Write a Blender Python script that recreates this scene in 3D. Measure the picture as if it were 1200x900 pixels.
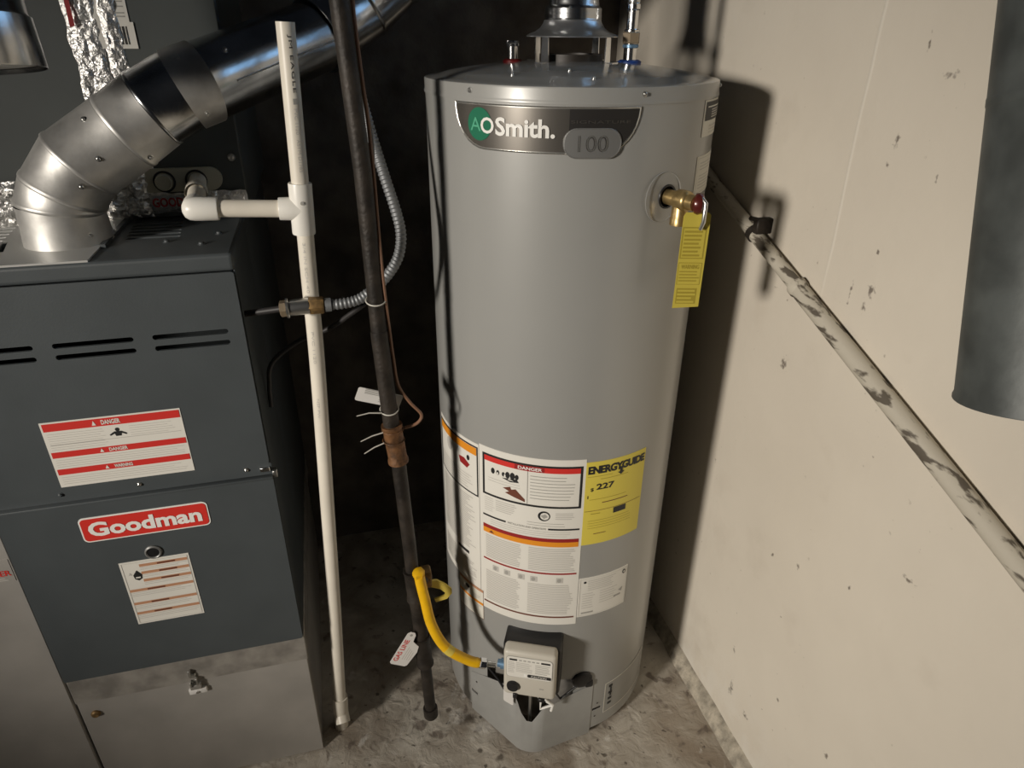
import bpy, bmesh, math, random
from mathutils import Vector, Matrix
random.seed(7)
for o in list(bpy.data.objects): bpy.data.objects.remove(o)
S = bpy.context.scene
COL = S.collection
rad = math.radians

# ------------------------------------------------------------------ camera
PITCH, YAW, ROLL = .4811, .2642, .0091
CAM = Vector((.1507, -1.0961, 1.4951))
fw = Vector((math.sin(YAW)*math.cos(PITCH), math.cos(YAW)*math.cos(PITCH), -math.sin(PITCH)))
rt = Vector((math.cos(YAW), -math.sin(YAW), 0)); up = rt.cross(fw)
r2 = rt*math.cos(ROLL)+up*math.sin(ROLL); u2 = up*math.cos(ROLL)-rt*math.sin(ROLL)
cam = bpy.data.cameras.new('camera'); cam.sensor_width = 36; cam.lens = 24.0; cam.clip_start = .02
camo = bpy.data.objects.new('camera', cam); COL.objects.link(camo); S.camera = camo
M = Matrix((r2, u2, -fw)).transposed().to_4x4(); M.translation = CAM
camo.matrix_world = M

# ------------------------------------------------------------------ world and lights
W = bpy.data.worlds.new('world'); S.world = W; W.use_nodes = True
W.node_tree.nodes['Background'].inputs[0].default_value = (.7, .8, 1, 1)
W.node_tree.nodes['Background'].inputs[1].default_value = .009
def aim(o, loc, tgt):
    o.location = loc
    o.rotation_euler = (Vector(tgt)-Vector(loc)).to_track_quat('-Z', 'Y').to_euler()
sp = bpy.data.lights.new('lamp_left_offscreen', 'SPOT'); sp.energy = 715; sp.color = (1, .925, .825)
sp.spot_size = rad(36); sp.spot_blend = 1; sp.shadow_soft_size = .26
spo = bpy.data.objects.new('lamp_left_offscreen', sp); COL.objects.link(spo); aim(spo, (-3.1, -2.3, 1.88), (.54, -.12, .82))
ar = bpy.data.lights.new('window_right_offscreen', 'AREA'); ar.shape = 'RECTANGLE'; ar.size = .8; ar.size_y = .5
ar.energy = 1.5; ar.color = (.34, .62, 1)
ar.size = .72; ar.size_y = .36
aro = bpy.data.objects.new('window_right_offscreen', ar); COL.objects.link(aro); aim(aro, (1.12, -.12, 1.83), (-.5, -.12, 1.60))
vs = S.view_settings
vs.view_transform = 'Standard'; vs.look = 'None'; vs.gamma = 1; vs.use_curve_mapping = False; vs.exposure = 0

# ------------------------------------------------------------------ materials
MATS = {}
def nt(name):
    m = bpy.data.materials.new(name); m.use_nodes = True
    return m, m.node_tree, m.node_tree.nodes['Principled BSDF']
def mat(name, col, rough=.5, metal=0, var=0, vscale=20, bump=0, bscale=60, coat=0, col2=None, spec=.5, vdetail=4, lo=.35, hi=.65):
    m, t, b = nt(name); N, Lk = t.nodes, t.links
    b.inputs['Roughness'].default_value = rough; b.inputs['Metallic'].default_value = metal
    b.inputs['Base Color'].default_value = (*col, 1); b.inputs['Specular IOR Level'].default_value = spec
    if coat: b.inputs['Coat Weight'].default_value = coat; b.inputs['Coat Roughness'].default_value = .15
    if var or col2 or bump:
        g = N.new('ShaderNodeNewGeometry')
    if var or col2:
        n = N.new('ShaderNodeTexNoise'); n.inputs['Scale'].default_value = vscale; n.inputs['Detail'].default_value = vdetail
        Lk.new(g.outputs['Position'], n.inputs['Vector'])
        r = N.new('ShaderNodeMapRange'); r.inputs[1].default_value = lo; r.inputs[2].default_value = hi
        Lk.new(n.outputs['Fac'], r.inputs[0])
        mx = N.new('ShaderNodeMix'); mx.data_type = 'RGBA'
        mx.inputs[6].default_value = (*[c*(1-var) for c in col], 1)
        mx.inputs[7].default_value = (*(col2 or [min(1, c*(1+var)) for c in col]), 1)
        if col2: mx.inputs[6].default_value = (*col, 1)
        Lk.new(r.outputs[0], mx.inputs[0]); Lk.new(mx.outputs[2], b.inputs['Base Color'])
    if bump:
        n2 = N.new('ShaderNodeTexNoise'); n2.inputs['Scale'].default_value = bscale; n2.inputs['Detail'].default_value = 5
        Lk.new(g.outputs['Position'], n2.inputs['Vector'])
        bp = N.new('ShaderNodeBump'); bp.inputs['Strength'].default_value = bump; bp.inputs['Distance'].default_value = .01
        Lk.new(n2.outputs['Fac'], bp.inputs['Height']); Lk.new(bp.outputs[0], b.inputs['Normal'])
    MATS[name] = m
    return m
mat('furnace_paint', (.064, .074, .079), .48, 0, .06, 9, .03, 300)
mat('coil_paint', (.068, .076, .074), .5, 0, .08, 8)
mat('black_plastic', (.012, .012, .013), .38)
mat('galvanized', (.55, .56, .57), .22, 1, .18, 26, .04, 40)
mat('galvanized_dull', (.60, .59, .565), .46, .75, .22, 18, .05, 30, vdetail=6)
mat('sheet_metal', (.43, .41, .38), .52, .35, .10, 7, .04, 12)
mat('sheet_flange', (.34, .32, .29), .5, .4, .22, 25)
mat('duct_old', (.085, .094, .091), .5, .15, .28, 18, .06, 45, vdetail=7)
mat('foil', (.80, .79, .77), .3, .85, .12, 30, .5, 120)
mat('flue_plate', (.55, .55, .53), .42, .35)
mat('jacket', (.345, .345, .33), .36, .12, .02, 4, .015, 25, coat=.35)
mat('jacket_top', (.345, .345, .33), .16, .12, coat=.4)
mat('shield_paint', (.335, .335, .32), .42, .1, .05, 20, coat=.2)
mat('hood_metal', (.55, .56, .57), .3, .9)
mat('chrome', (.80, .80, .80), .2, 1, .1, 60)
mat('steel', (.62, .62, .60), .3, .95)
mat('brass', (.50, .36, .16), .36, .85, .25, 60)
mat('brass_nut', (.50, .40, .28), .4, .8)
mat('brass_dirty', (.24, .15, .06), .55, .5, .4, 90)
mat('iron', (.030, .024, .019), .55, .3, .45, 30, .15, 160)
mat('iron_rust', (.16, .075, .03), .6, .2, .5, 45, .2, 150)
mat('drip_leg', (.026, .021, .017), .5, .2, .4, 40)
mat('pvc', (.78, .73, .63), .38, 0, .05, 14)
mat('pvc_fit', (.84, .82, .76), .33, 0, .03, 14)
mat('plate_cream', (.42, .40, .31), .5)
mat('yellow_hose', (.80, .46, .008), .38, 0, .05, 60)
mat('yellow_handle', (.70, .55, .10), .45)
mat('yellow_label', (.72, .60, .09), .5)
mat('yellow_tag', (.50, .41, .06), .5)
mat('yellow_tag_print', (.33, .26, .03), .5)
mat('white_label', (.74, .72, .66), .5)
mat('white_label2', (.70, .68, .60), .5)
mat('print_grey', (.36, .35, .32), .5)
mat('print_light', (.53, .51, .47), .5)
mat('print_black', (.018, .018, .018), .5)
mat('print_red', (.62, .035, .028), .45)
mat('print_dred', (.30, .02, .02), .45)
mat('print_orange', (.76, .28, .02), .45)
mat('print_tan', (.50, .26, .15), .45)
mat('print_brown', (.15, .05, .03), .45)
mat('logo_red', (.66, .040, .030), .35)
mat('logo_green', (.012, .16, .085), .35)
mat('logo_green2', (.10, .42, .26), .35)
mat('white_print', (.85, .84, .80), .4)
mat('badge', (.20, .185, .165), .28, .75, .03, 9)
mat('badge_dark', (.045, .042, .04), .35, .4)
mat('badge_rim', (.62, .61, .57), .25, .85)
mat('badge_oval', (.20, .20, .195), .4, .3)
mat('valve_white', (.56, .53, .46), .42)
mat('blue_ring', (.012, .045, .20), .4)
mat('blue_nut', (.16, .28, .42), .4, .5)
mat('red_ring', (.20, .012, .014), .4)
mat('lever_red', (.11, .018, .014), .3, .2, coat=.5)
mat('tag_white', (.74, .72, .69), .45)
mat('zip_tie', (.58, .56, .50), .5)
mat('copper_wire', (.23, .12, .07), .5)
mat('grey_cable', (.20, .20, .20), .5)
mat('conduit', (.26, .27, .28), .55, .6)
mat('dark_cable', (.028, .026, .026), .5)
mat('mortar', (.40, .36, .29), .9, 0, .35, 40, .5, 60)
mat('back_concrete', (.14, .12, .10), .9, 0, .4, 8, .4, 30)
mat('wood_joist', (.09, .06, .04), .8, 0, .4, 9)

def glass():
    m, t, b = nt('window_glass'); b.inputs['Transmission Weight'].default_value = 1; b.inputs['Roughness'].default_value = 0; b.inputs['IOR'].default_value = 1.05
    MATS['window_glass'] = m
glass()
def painted_pipe():
    m, t, b = nt('painted_pipe'); N, Lk = t.nodes, t.links
    g = N.new('ShaderNodeNewGeometry')
    st = N.new('ShaderNodeVectorMath'); st.operation = 'MULTIPLY'; st.inputs[1].default_value = (1.6, .45, 1.6)     # chips drawn out along the pipe
    Lk.new(g.outputs['Position'], st.inputs[0])
    n = N.new('ShaderNodeTexNoise'); n.inputs['Scale'].default_value = 38; n.inputs['Detail'].default_value = 6
    Lk.new(st.outputs[0], n.inputs['Vector'])
    mr = N.new('ShaderNodeMapRange'); mr.inputs[1].default_value = .53; mr.inputs[2].default_value = .60; Lk.new(n.outputs['Fac'], mr.inputs[0])
    mx = N.new('ShaderNodeMix'); mx.data_type = 'RGBA'
    mx.inputs[6].default_value = (.50, .46, .38, 1); mx.inputs[7].default_value = (.11, .092, .07, 1)
    Lk.new(mr.outputs[0], mx.inputs[0]); Lk.new(mx.outputs[2], b.inputs['Base Color'])
    b.inputs['Roughness'].default_value = .7
    bp = N.new('ShaderNodeBump'); bp.inputs['Strength'].default_value = .3; bp.inputs['Distance'].default_value = .004
    Lk.new(n.outputs['Fac'], bp.inputs['Height']); Lk.new(bp.outputs[0], b.inputs['Normal'])
    MATS['painted_pipe'] = m
painted_pipe()

def wall_mat():
    m, t, b = nt('wall_plaster'); N, Lk = t.nodes, t.links
    g = N.new('ShaderNodeNewGeometry'); P = g.outputs['Position']
    def noise(sc, det=4, src=P):
        n = N.new('ShaderNodeTexNoise'); n.inputs['Scale'].default_value = sc; n.inputs['Detail'].default_value = det
        Lk.new(src, n.inputs['Vector']); return n.outputs['Fac']
    def mrange(x, a, c, o0=0, o1=1):
        r = N.new('ShaderNodeMapRange'); Lk.new(x, r.inputs[0])
        for i, v in zip((1, 2, 3, 4), (a, c, o0, o1)): r.inputs[i].default_value = v
        return r.outputs[0]
    def mth(op, a, c):
        q = N.new('ShaderNodeMath'); q.operation = op
        for i, v in enumerate((a, c)):
            if isinstance(v, (int, float)): q.inputs[i].default_value = v
            else: Lk.new(v, q.inputs[i])
        return q.outputs[0]
    def mix(f, a, c):
        q = N.new('ShaderNodeMix'); q.data_type = 'RGBA'; Lk.new(f, q.inputs[0])
        for i, v in ((6, a), (7, c)):
            if isinstance(v, tuple): q.inputs[i].default_value = (*v, 1)
            else: Lk.new(v, q.inputs[i])
        return q.outputs[2]
    c = mix(mrange(noise(1.6, 5), .3, .7), (.60, .545, .46), (.70, .645, .55))
    c = mix(mrange(noise(9, 5), .60, .78, 0, .35), c, (.50, .44, .36))
    # speckles
    spk = mth('MULTIPLY', mrange(noise(70, 2), .71, .76), mrange(noise(5, 3), .48, .62))
    c = mix(mth('MULTIPLY', spk, .6), c, (.22, .18, .14))
    # scuffs with shapes of their own: (y, z, half width, half height)
    spots = [(-.265, 1.357, .006, .010), (-.258, 1.325, .004, .005), (-.349, 1.322, .0024, .010), (-.29, 1.147, .010, .012),
             (-.283, 1.118, .006, .010), (-.249, 1.125, .003, .028), (-.283, 1.205, .003, .005), (-.132, .952, .010, .016),
             (-.168, .248, .006, .010), (-.187, .14, .008, .030), (-.25, .125, .012, .010), (-.329, .275, .005, .006),
             (-.289, .60, .006, .010), (-.471, .303, .007, .006), (-.505, .765, .012, .005), (-.35, 1.437, .003, .004),
             (-.278, 1.482, .003, .012), (-.217, .567, .004, .006), (-.325, 1.447, .014, .006), (-.41, .66, .004, .008)]
    wob = noise(130, 4); tot = None
    for y, z, ry, rz in spots:
        v = N.new('ShaderNodeVectorMath'); v.operation = 'MULTIPLY_ADD'; Lk.new(P, v.inputs[0])
        v.inputs[1].default_value = (0, 1/ry, 1/rz); v.inputs[2].default_value = (0, -y/ry, -z/rz)
        l = N.new('ShaderNodeVectorMath'); l.operation = 'LENGTH'; Lk.new(v.outputs[0], l.inputs[0])
        d = mrange(mth('ADD', l.outputs['Value'], mth('MULTIPLY_ADD', wob, 3.4)), 2.25, 3.05, 1, 0)
        tot = d if tot is None else mth('MAXIMUM', tot, d)
    c = mix(mth('MULTIPLY', tot, .85), c, (.13, .105, .085))
    # pale paint runs
    sx = N.new('ShaderNodeSeparateXYZ'); Lk.new(P, sx.inputs[0])
    lean = mth('ADD', sx.outputs['Y'], mth('MULTIPLY', noise(3, 2), .03))
    run = mrange(mth('ABSOLUTE', mth('ADD', lean, .17), 0), .001, .004, 1, 0)
    run = mth('MULTIPLY', run, mrange(sx.outputs['Z'], 1.05, 1.2))
    c = mix(mth('MULTIPLY', run, .35), c, (.80, .76, .68))
    # flaking near the floor
    low = mth('MULTIPLY', mrange(sx.outputs['Z'], .02, .22, 1, 0), mrange(noise(14, 5), .42, .60))
    c = mix(mth('MULTIPLY', low, .5), c, (.76, .73, .66))
    Lk.new(c, b.inputs['Base Color']); b.inputs['Roughness'].default_value = .82
    bp = N.new('ShaderNodeBump'); bp.inputs['Strength'].default_value = .16; bp.inputs['Distance'].default_value = .012
    Lk.new(mth('ADD', mth('MULTIPLY', noise(22, 5), .6), mth('ADD', mth('MULTIPLY', low, .4), mth('MULTIPLY', run, .3))), bp.inputs['Height'])
    Lk.new(bp.outputs[0], b.inputs['Normal']); MATS['wall_plaster'] = m
wall_mat()

def floor_mat():
    m, t, b = nt('floor_concrete'); N, Lk = t.nodes, t.links
    g = N.new('ShaderNodeNewGeometry'); P = g.outputs['Position']
    def noise(sc, det=5, dist=0):
        n = N.new('ShaderNodeTexNoise'); n.inputs['Scale'].default_value = sc; n.inputs['Detail'].default_value = det
        n.inputs['Distortion'].default_value = dist
        Lk.new(P, n.inputs['Vector']); return n.outputs['Fac']
    def mrange(x, a, c, o0=0, o1=1):
        r = N.new('ShaderNodeMapRange'); Lk.new(x, r.inputs[0])
        for i, v in zip((1, 2, 3, 4), (a, c, o0, o1)): r.inputs[i].default_value = v
        return r.outputs[0]
    def mix(f, a, c):
        q = N.new('ShaderNodeMix'); q.data_type = 'RGBA'; Lk.new(f, q.inputs[0])
        for i, v in ((6, a), (7, c)):
            if isinstance(v, tuple): q.inputs[i].default_value = (*v, 1)
            else: Lk.new(v, q.inputs[i])
        return q.outputs[2]
    c = mix(mrange(noise(7, 6, .6), .36, .62), (.29, .245, .195), (.56, .52, .45))
    c = mix(mrange(noise(3.2, 4, .4), .52, .70, 0, .6), c, (.25, .18, .12))
    c = mix(mrange(noise(24, 5, .5), .60, .68, 0, .75), c, (.13, .10, .08))
    c = mix(mrange(noise(55, 3), .67, .72, 0, .8), c, (.07, .06, .05))
    c = mix(mrange(noise(17, 6, .8), .62, .72, 0, .6), c, (.74, .71, .66))
    wob = noise(60, 5)
    for x, y, rx, ry in ((.342, -.008, .022, .013), (.395, -.125, .012, .010), (.352, -.095, .006, .006), (.30, .03, .008, .006), (.63, -.18, .006, .005), (.25, .12, .03, .02)):
        v = N.new('ShaderNodeVectorMath'); v.operation = 'MULTIPLY_ADD'; Lk.new(P, v.inputs[0])
        v.inputs[1].default_value = (1/rx, 1/ry, 0); v.inputs[2].default_value = (-x/rx, -y/ry, 0)
        l = N.new('ShaderNodeVectorMath'); l.operation = 'LENGTH'; Lk.new(v.outputs[0], l.inputs[0])
        q = N.new('ShaderNodeMath'); q.operation = 'MULTIPLY_ADD'; Lk.new(wob, q.inputs[0]); q.inputs[1].default_value = 1.8; Lk.new(l.outputs['Value'], q.inputs[2])
        c = mix(mrange(q.outputs[0], 1.5, 2.1, .8, 0), c, (.085, .068, .05))
    Lk.new(c, b.inputs['Base Color']); b.inputs['Roughness'].default_value = .75
    bp = N.new('ShaderNodeBump'); bp.inputs['Strength'].default_value = .55; bp.inputs['Distance'].default_value = .012
    Lk.new(noise(30, 7, .5), bp.inputs['Height']); Lk.new(bp.outputs[0], b.inputs['Normal']); MATS['floor_concrete'] = m
floor_mat()

# ------------------------------------------------------------------ helpers
def catmull(pts, n=8):
    pts = [Vector(p) for p in pts]; out = []
    for i in range(len(pts)-1):
        p0 = pts[max(i-1, 0)]; p1 = pts[i]; p2 = pts[i+1]; p3 = pts[min(i+2, len(pts)-1)]
        for k in range(n):
            t = k/n
            out.append(.5*((2*p1)+(p2-p0)*t+(2*p0-5*p1+4*p2-p3)*t*t+(3*p1-p0-3*p2+p3)*t**3))
    out.append(pts[-1]); return out

class MB:
    """collects shapes; build() links them as ONE mesh object"""
    def __init__(s, xf=None): s.v = []; s.f = []; s.m = []; s.xf = xf; s.keys = []
    def key(s, k):
        if k not in s.keys: s.keys.append(k)
        return s.keys.index(k)
    def add(s, vs, fs, k):
        b = len(s.v); mi = s.key(k)
        s.v += [s.xf(Vector(v)) if s.xf else Vector(v) for v in vs]
        for f in fs: s.f.append([b+i for i in f]); s.m.append(mi)
        return s
    def box(s, x0, x1, y0, y1, z0, z1, k, bev=0, seg=2):
        bm = bmesh.new(); bmesh.ops.create_cube(bm, size=1)
        for v in bm.verts:
            v.co = Vector(((x0+x1)/2+v.co.x*(x1-x0), (y0+y1)/2+v.co.y*(y1-y0), (z0+z1)/2+v.co.z*(z1-z0)))
        if bev: bmesh.ops.bevel(bm, geom=bm.edges[:], offset=bev, segments=seg, profile=.5, affect='EDGES')
        bm.verts.index_update()
        s.add([v.co.copy() for v in bm.verts], [[v.index for v in f.verts] for f in bm.faces], k); bm.free(); return s
    def tube(s, path, r, k, seg=16, caps=True):
        path = [Vector(p) for p in path]; n = len(path)
        rs = r if hasattr(r, '__len__') else [r]*n
        tan = [(path[min(i+1, n-1)]-path[max(i-1, 0)]).normalized() for i in range(n)]
        a = Vector((0, 0, 1)) if abs(tan[0].z) < .9 else Vector((1, 0, 0))
        nx = tan[0].cross(a).normalized(); vs = []; fs = []
        for i in range(n):
            nx = (nx-tan[i]*nx.dot(tan[i])).normalized(); ny = tan[i].cross(nx)
            for j in range(seg):
                t = 2*math.pi*j/seg; vs.append(path[i]+(nx*math.cos(t)+ny*math.sin(t))*rs[i])
        for i in range(n-1):
            for j in range(seg):
                fs.append([i*seg+j, i*seg+(j+1) % seg, (i+1)*seg+(j+1) % seg, (i+1)*seg+j])
        if caps: fs.append(list(range(seg))[::-1]); fs.append([(n-1)*seg+j for j in range(seg)])
        return s.add(vs, fs, k)
    def lathe(s, prof, k, o=(0, 0, 0), axis=(0, 0, 1), seg=48, caps=False):
        o = Vector(o); ax = Vector(axis).normalized()
        a = Vector((1, 0, 0)) if abs(ax.x) < .9 else Vector((0, 1, 0))
        nx = (a-ax*a.dot(ax)).normalized(); ny = ax.cross(nx); vs = []; fs = []
        for r, h in prof:
            for j in range(seg):
                t = 2*math.pi*j/seg; vs.append(o+ax*h+(nx*math.cos(t)+ny*math.sin(t))*max(r, 1e-5))
        n = len(prof)
        for i in range(n-1):
            for j in range(seg):
                fs.append([i*seg+j, i*seg+(j+1) % seg, (i+1)*seg+(j+1) % seg, (i+1)*seg+j])
        if caps: fs.append(list(range(seg))[::-1]); fs.append([(n-1)*seg+j for j in range(seg)])
        return s.add(vs, fs, k)
    def prism(s, poly, d0, d1, k, fn):
        """poly of (a,b); fn(a,b,d) gives the point"""
        n = len(poly)
        vs = [fn(a, b, d0) for a, b in poly]+[fn(a, b, d1) for a, b in poly]
        fs = [list(range(n))[::-1], [n+i for i in range(n)]]+[[i, (i+1) % n, n+(i+1) % n, n+i] for i in range(n)]
        return s.add(vs, fs, k)
    def build(s, name, parent=None, sharp=38, loc=None):
        root = parent
        while root is not None and root.parent is not None: root = root.parent
        off = Vector(loc) if loc else (Vector(root.location) if root is not None else Vector((0, 0, 0)))
        me = bpy.data.meshes.new(name)
        me.from_pydata([v-off for v in s.v], [], s.f)
        for k in s.keys: me.materials.append(MATS[k])
        me.polygons.foreach_set('material_index', s.m)
        bm = bmesh.new(); bm.from_mesh(me)
        bmesh.ops.recalc_face_normals(bm, faces=bm.faces[:])
        for f in bm.faces: f.smooth = True
        for e in bm.edges:
            if len(e.link_faces) == 2 and e.calc_face_angle(0) > rad(sharp): e.smooth = False
        bm.to_mesh(me); bm.free()
        o = bpy.data.objects.new(name, me); COL.objects.link(o)
        if parent is not None: o.parent = parent
        if loc: o.location = loc
        return o

def tag(o, label, cat, group=None):
    o['label'] = label; o['category'] = cat
    if group: o['group'] = group
    return o
def thing(name, label, cat, loc, group=None):
    o = bpy.data.objects.new(name, None); COL.objects.link(o); o.location = loc; o.empty_display_size = .05
    return tag(o, label, cat, group)
def struct(o): o['kind'] = 'structure'; return o

FONT_CACHE = {}
def font_mesh(txt, bold=0.0, spacing=1.0):
    key = (txt, bold, spacing)
    if key in FONT_CACHE: return FONT_CACHE[key]
    cu = bpy.data.curves.new('txt', 'FONT'); cu.body = txt; cu.size = 1; cu.offset = bold; cu.space_character = spacing
    cu.resolution_u = 3
    ob = bpy.data.objects.new('txt', cu); COL.objects.link(ob); bpy.context.view_layer.update()
    dg = bpy.context.evaluated_depsgraph_get(); ev = ob.evaluated_get(dg); me = ev.to_mesh()
    vs = [v.co.copy() for v in me.vertices]; fs = [list(p.vertices) for p in me.polygons]
    ev.to_mesh_clear(); bpy.data.objects.remove(ob); bpy.data.curves.remove(cu)
    x0 = min(v.x for v in vs); x1 = max(v.x for v in vs); y0 = min(v.y for v in vs); y1 = max(v.y for v in vs)
    FONT_CACHE[key] = (vs, fs, x0, x1, y0, y1); return FONT_CACHE[key]

class Label(MB):
    """flat print on a surface: fn(u, v, height) -> point"""
    def __init__(s, fn, du=.012, base=.0008, step=.0005):
        super().__init__(); s.fn = fn; s.du = du; s.base = base; s.step = step
    def h(s, layer): return s.base+layer*s.step
    def rect(s, u0, v0, u1, v1, k, layer=None):
        if layer is None: layer = 1 if s.f else 0
        n = max(1, int(math.ceil(abs(u1-u0)/s.du))); h = s.h(layer); vs = []; fs = []
        for i in range(n+1):
            u = u0+(u1-u0)*i/n; vs += [s.fn(u, v0, h), s.fn(u, v1, h)]
        for i in range(n): fs.append([2*i, 2*i+2, 2*i+3, 2*i+1])
        if layer == 0:      # a rim gives the sticker its thickness
            b = len(vs); ring = [(u0, v0), (u1, v0), (u1, v1), (u0, v1)]
            for a, c in ((0, 1), (1, 2), (2, 3), (3, 0)):
                m = n if a % 2 == 0 else 1
                for i in range(m):
                    p = [ring[a][j]+(ring[c][j]-ring[a][j])*i/m for j in (0, 1)]; q = [ring[a][j]+(ring[c][j]-ring[a][j])*(i+1)/m for j in (0, 1)]
                    b = len(vs); vs += [s.fn(*p, h), s.fn(*q, h), s.fn(*q, -.001), s.fn(*p, -.001)]; fs.append([b, b+1, b+2, b+3])
        return s.add(vs, fs, k)
    def poly(s, pts, k, layer=1):
        return s.add([s.fn(u, v, s.h(layer)) for u, v in pts], [list(range(len(pts)))], k)
    def ell(s, u, v, ru, rv, k, layer=1, n=28):
        return s.poly([(u+ru*math.cos(2*math.pi*i/n), v+rv*math.sin(2*math.pi*i/n)) for i in range(n)], k, layer)
    def frame(s, u0, v0, u1, v1, w, k, layer=1):
        s.rect(u0, v0, u1, v0+w, k, layer); s.rect(u0, v1-w, u1, v1, k, layer)
        s.rect(u0, v0+w, u0+w, v1-w, k, layer); s.rect(u1-w, v0+w, u1, v1-w, k, layer)
    def text(s, txt, u0, v0, u1, v1, k, layer=2, bold=0.0, spacing=1.0, rot=False):
        """stretched into the box u0..u1, v0..v1"""
        vs, fs, a0, a1, b0, b1 = font_mesh(txt, bold, spacing); h = s.h(layer); P = []
        for v in vs:
            a = (v.x-a0)/(a1-a0); b = (v.y-b0)/(b1-b0)
            if rot: a, b = b, 1-a          # reads downwards
            P.append(s.fn(u0+(u1-u0)*a, v0+(v1-v0)*b, h))
        return s.add(P, fs, k)
    def lines(s, u0, v0, u1, v1, pitch, k, th=.42, layer=1, ragged=.25):
        v = v1-pitch*.5
        while v > v0:
            s.rect(u0, v-pitch*th/2, u1-(u1-u0)*random.random()*ragged, v+pitch*th/2, k, layer); v -= pitch

def rrect(x0, x1, z0, z1, r, n=6):
    out = []
    for cx, cz, a in ((x1-r, z1-r, 0), (x0+r, z1-r, 90), (x0+r, z0+r, 180), (x1-r, z0+r, 270)):
        for i in range(n+1):
            t = rad(a+90*i/n); out.append((cx+r*math.cos(t), cz+r*math.sin(t)))
    return out
def cut(o, cutters):
    """boolean holes, baked into the mesh"""
    for i, c in enumerate(cutters):
        md = o.modifiers.new('hole', 'BOOLEAN'); md.object = c; md.operation = 'DIFFERENCE'; md.solver = 'EXACT'
    bpy.context.view_layer.update()
    dg = bpy.context.evaluated_depsgraph_get()
    me = bpy.data.meshes.new_from_object(o.evaluated_get(dg)); old = o.data
    o.modifiers.clear(); o.data = me; me.name = old.name; bpy.data.meshes.remove(old)
    for c in cutters: bpy.data.objects.remove(c)
def resharp(o, ang=38):
    bm = bmesh.new(); bm.from_mesh(o.data)
    for f in bm.faces: f.smooth = True
    for e in bm.edges: e.smooth = not (len(e.link_faces) == 2 and e.calc_face_angle(0) > rad(ang))
    bm.to_mesh(o.data); bm.free()
def weld(o):
    bm = bmesh.new(); bm.from_mesh(o.data); bmesh.ops.remove_doubles(bm, verts=bm.verts[:], dist=1e-5)
    bmesh.ops.recalc_face_normals(bm, faces=bm.faces[:]); bm.to_mesh(o.data); bm.free()
def flat(o):
    for p_ in o.data.polygons: p_.use_smooth = False
FR = lambda a, b, d: Vector((a, d, b))           # front-facing sheet: x, z, y
def screw(o, n, k='steel', r=.0045):
    mb = MB(); n = Vector(n).normalized()
    mb.lathe([(r*1.5, -.0008), (r*1.5, .0006), (r, .0008), (r*.95, .0032), (r*.6, .0040), (0, .0040)], k, o, n, 12)
    return mb

# ------------------------------------------------------------------ the setting
def grid_sheet(name, fn, nu, nv, k, thick=None):
    mb = MB(); vs = [fn(i/nu, j/nv) for j in range(nv+1) for i in range(nu+1)]
    fs = [[j*(nu+1)+i, j*(nu+1)+i+1, (j+1)*(nu+1)+i+1, (j+1)*(nu+1)+i] for j in range(nv) for i in range(nu)]
    mb.add(vs, fs, k); return mb
from mathutils import noise as mnoise
def floor_pt(a, b):
    x = -4+4.98*a; y = -4+4.78*b
    z = .004*mnoise.noise(Vector((x*5, y*5, 0)))-.004
    return Vector((x, y, z))
struct(grid_sheet('floor', floor_pt, 200, 190, 'floor_concrete').build('floor', sharp=80))
WY0, WY1, WZ0, WZ1 = -.48, .24, 1.65, 2.01
mb = MB(); mb.box(.93, 1.05, -1.6, .76, -.02, WZ0, 'wall_plaster'); mb.box(.93, 1.05, -1.6, .76, WZ1, 2.35, 'wall_plaster')
mb.box(.93, 1.05, -1.6, WY0, WZ0, WZ1, 'wall_plaster'); mb.box(.93, 1.05, WY1, .76, WZ0, WZ1, 'wall_plaster')
struct(mb.build('wall_right'))
mb = MB(); fw_ = .025
mb.box(1.01, 1.045, WY0, WY0+fw_, WZ0, WZ1, 'pvc'); mb.box(1.01, 1.045, WY1-fw_, WY1, WZ0, WZ1, 'pvc')
mb.box(1.01, 1.045, WY0, WY1, WZ0, WZ0+fw_, 'pvc'); mb.box(1.01, 1.045, WY0, WY1, WZ1-fw_, WZ1, 'pvc')
mb.box(1.012, 1.043, -.13, -.11, WZ0, WZ1, 'pvc'); win = struct(mb.build('window_1'))
for y0, y1 in ((WY0+fw_, -.13), (-.11, WY1-fw_)):
    mb = MB(); mb.box(1.026, 1.029, y0, y1, WZ0+fw_, WZ1-fw_, 'window_glass'); mb.build('pane', win)
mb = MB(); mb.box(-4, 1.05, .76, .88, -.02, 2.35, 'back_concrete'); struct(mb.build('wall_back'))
mb = MB()       # rough mortar fillet along the foot of the right wall
ny = 60; rows = []
for i in range(ny+1):
    y = -1.6+2.35*i/ny
    w = .026+.012*mnoise.noise(Vector((0, y*9, 1)))+.006*mnoise.noise(Vector((0, y*40, 3)))
    h = .022+.008*mnoise.noise(Vector((4, y*11, 1)))
    rows.append([Vector((.934, y, h+.012)), Vector((.922, y, h)), Vector((.93-w*.55, y, h*.72+.004*mnoise.noise(Vector((y*50, 1, 0))))), Vector((.93-w, y, -.008))])
vs = [p for r in rows for p in r]
mb.add(vs, [[4*i+j, 4*i+j+1, 4*i+j+5, 4*i+j+4] for i in range(ny) for j in range(3)], 'mortar')
struct(mb.build('trim_1', sharp=60))

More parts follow.
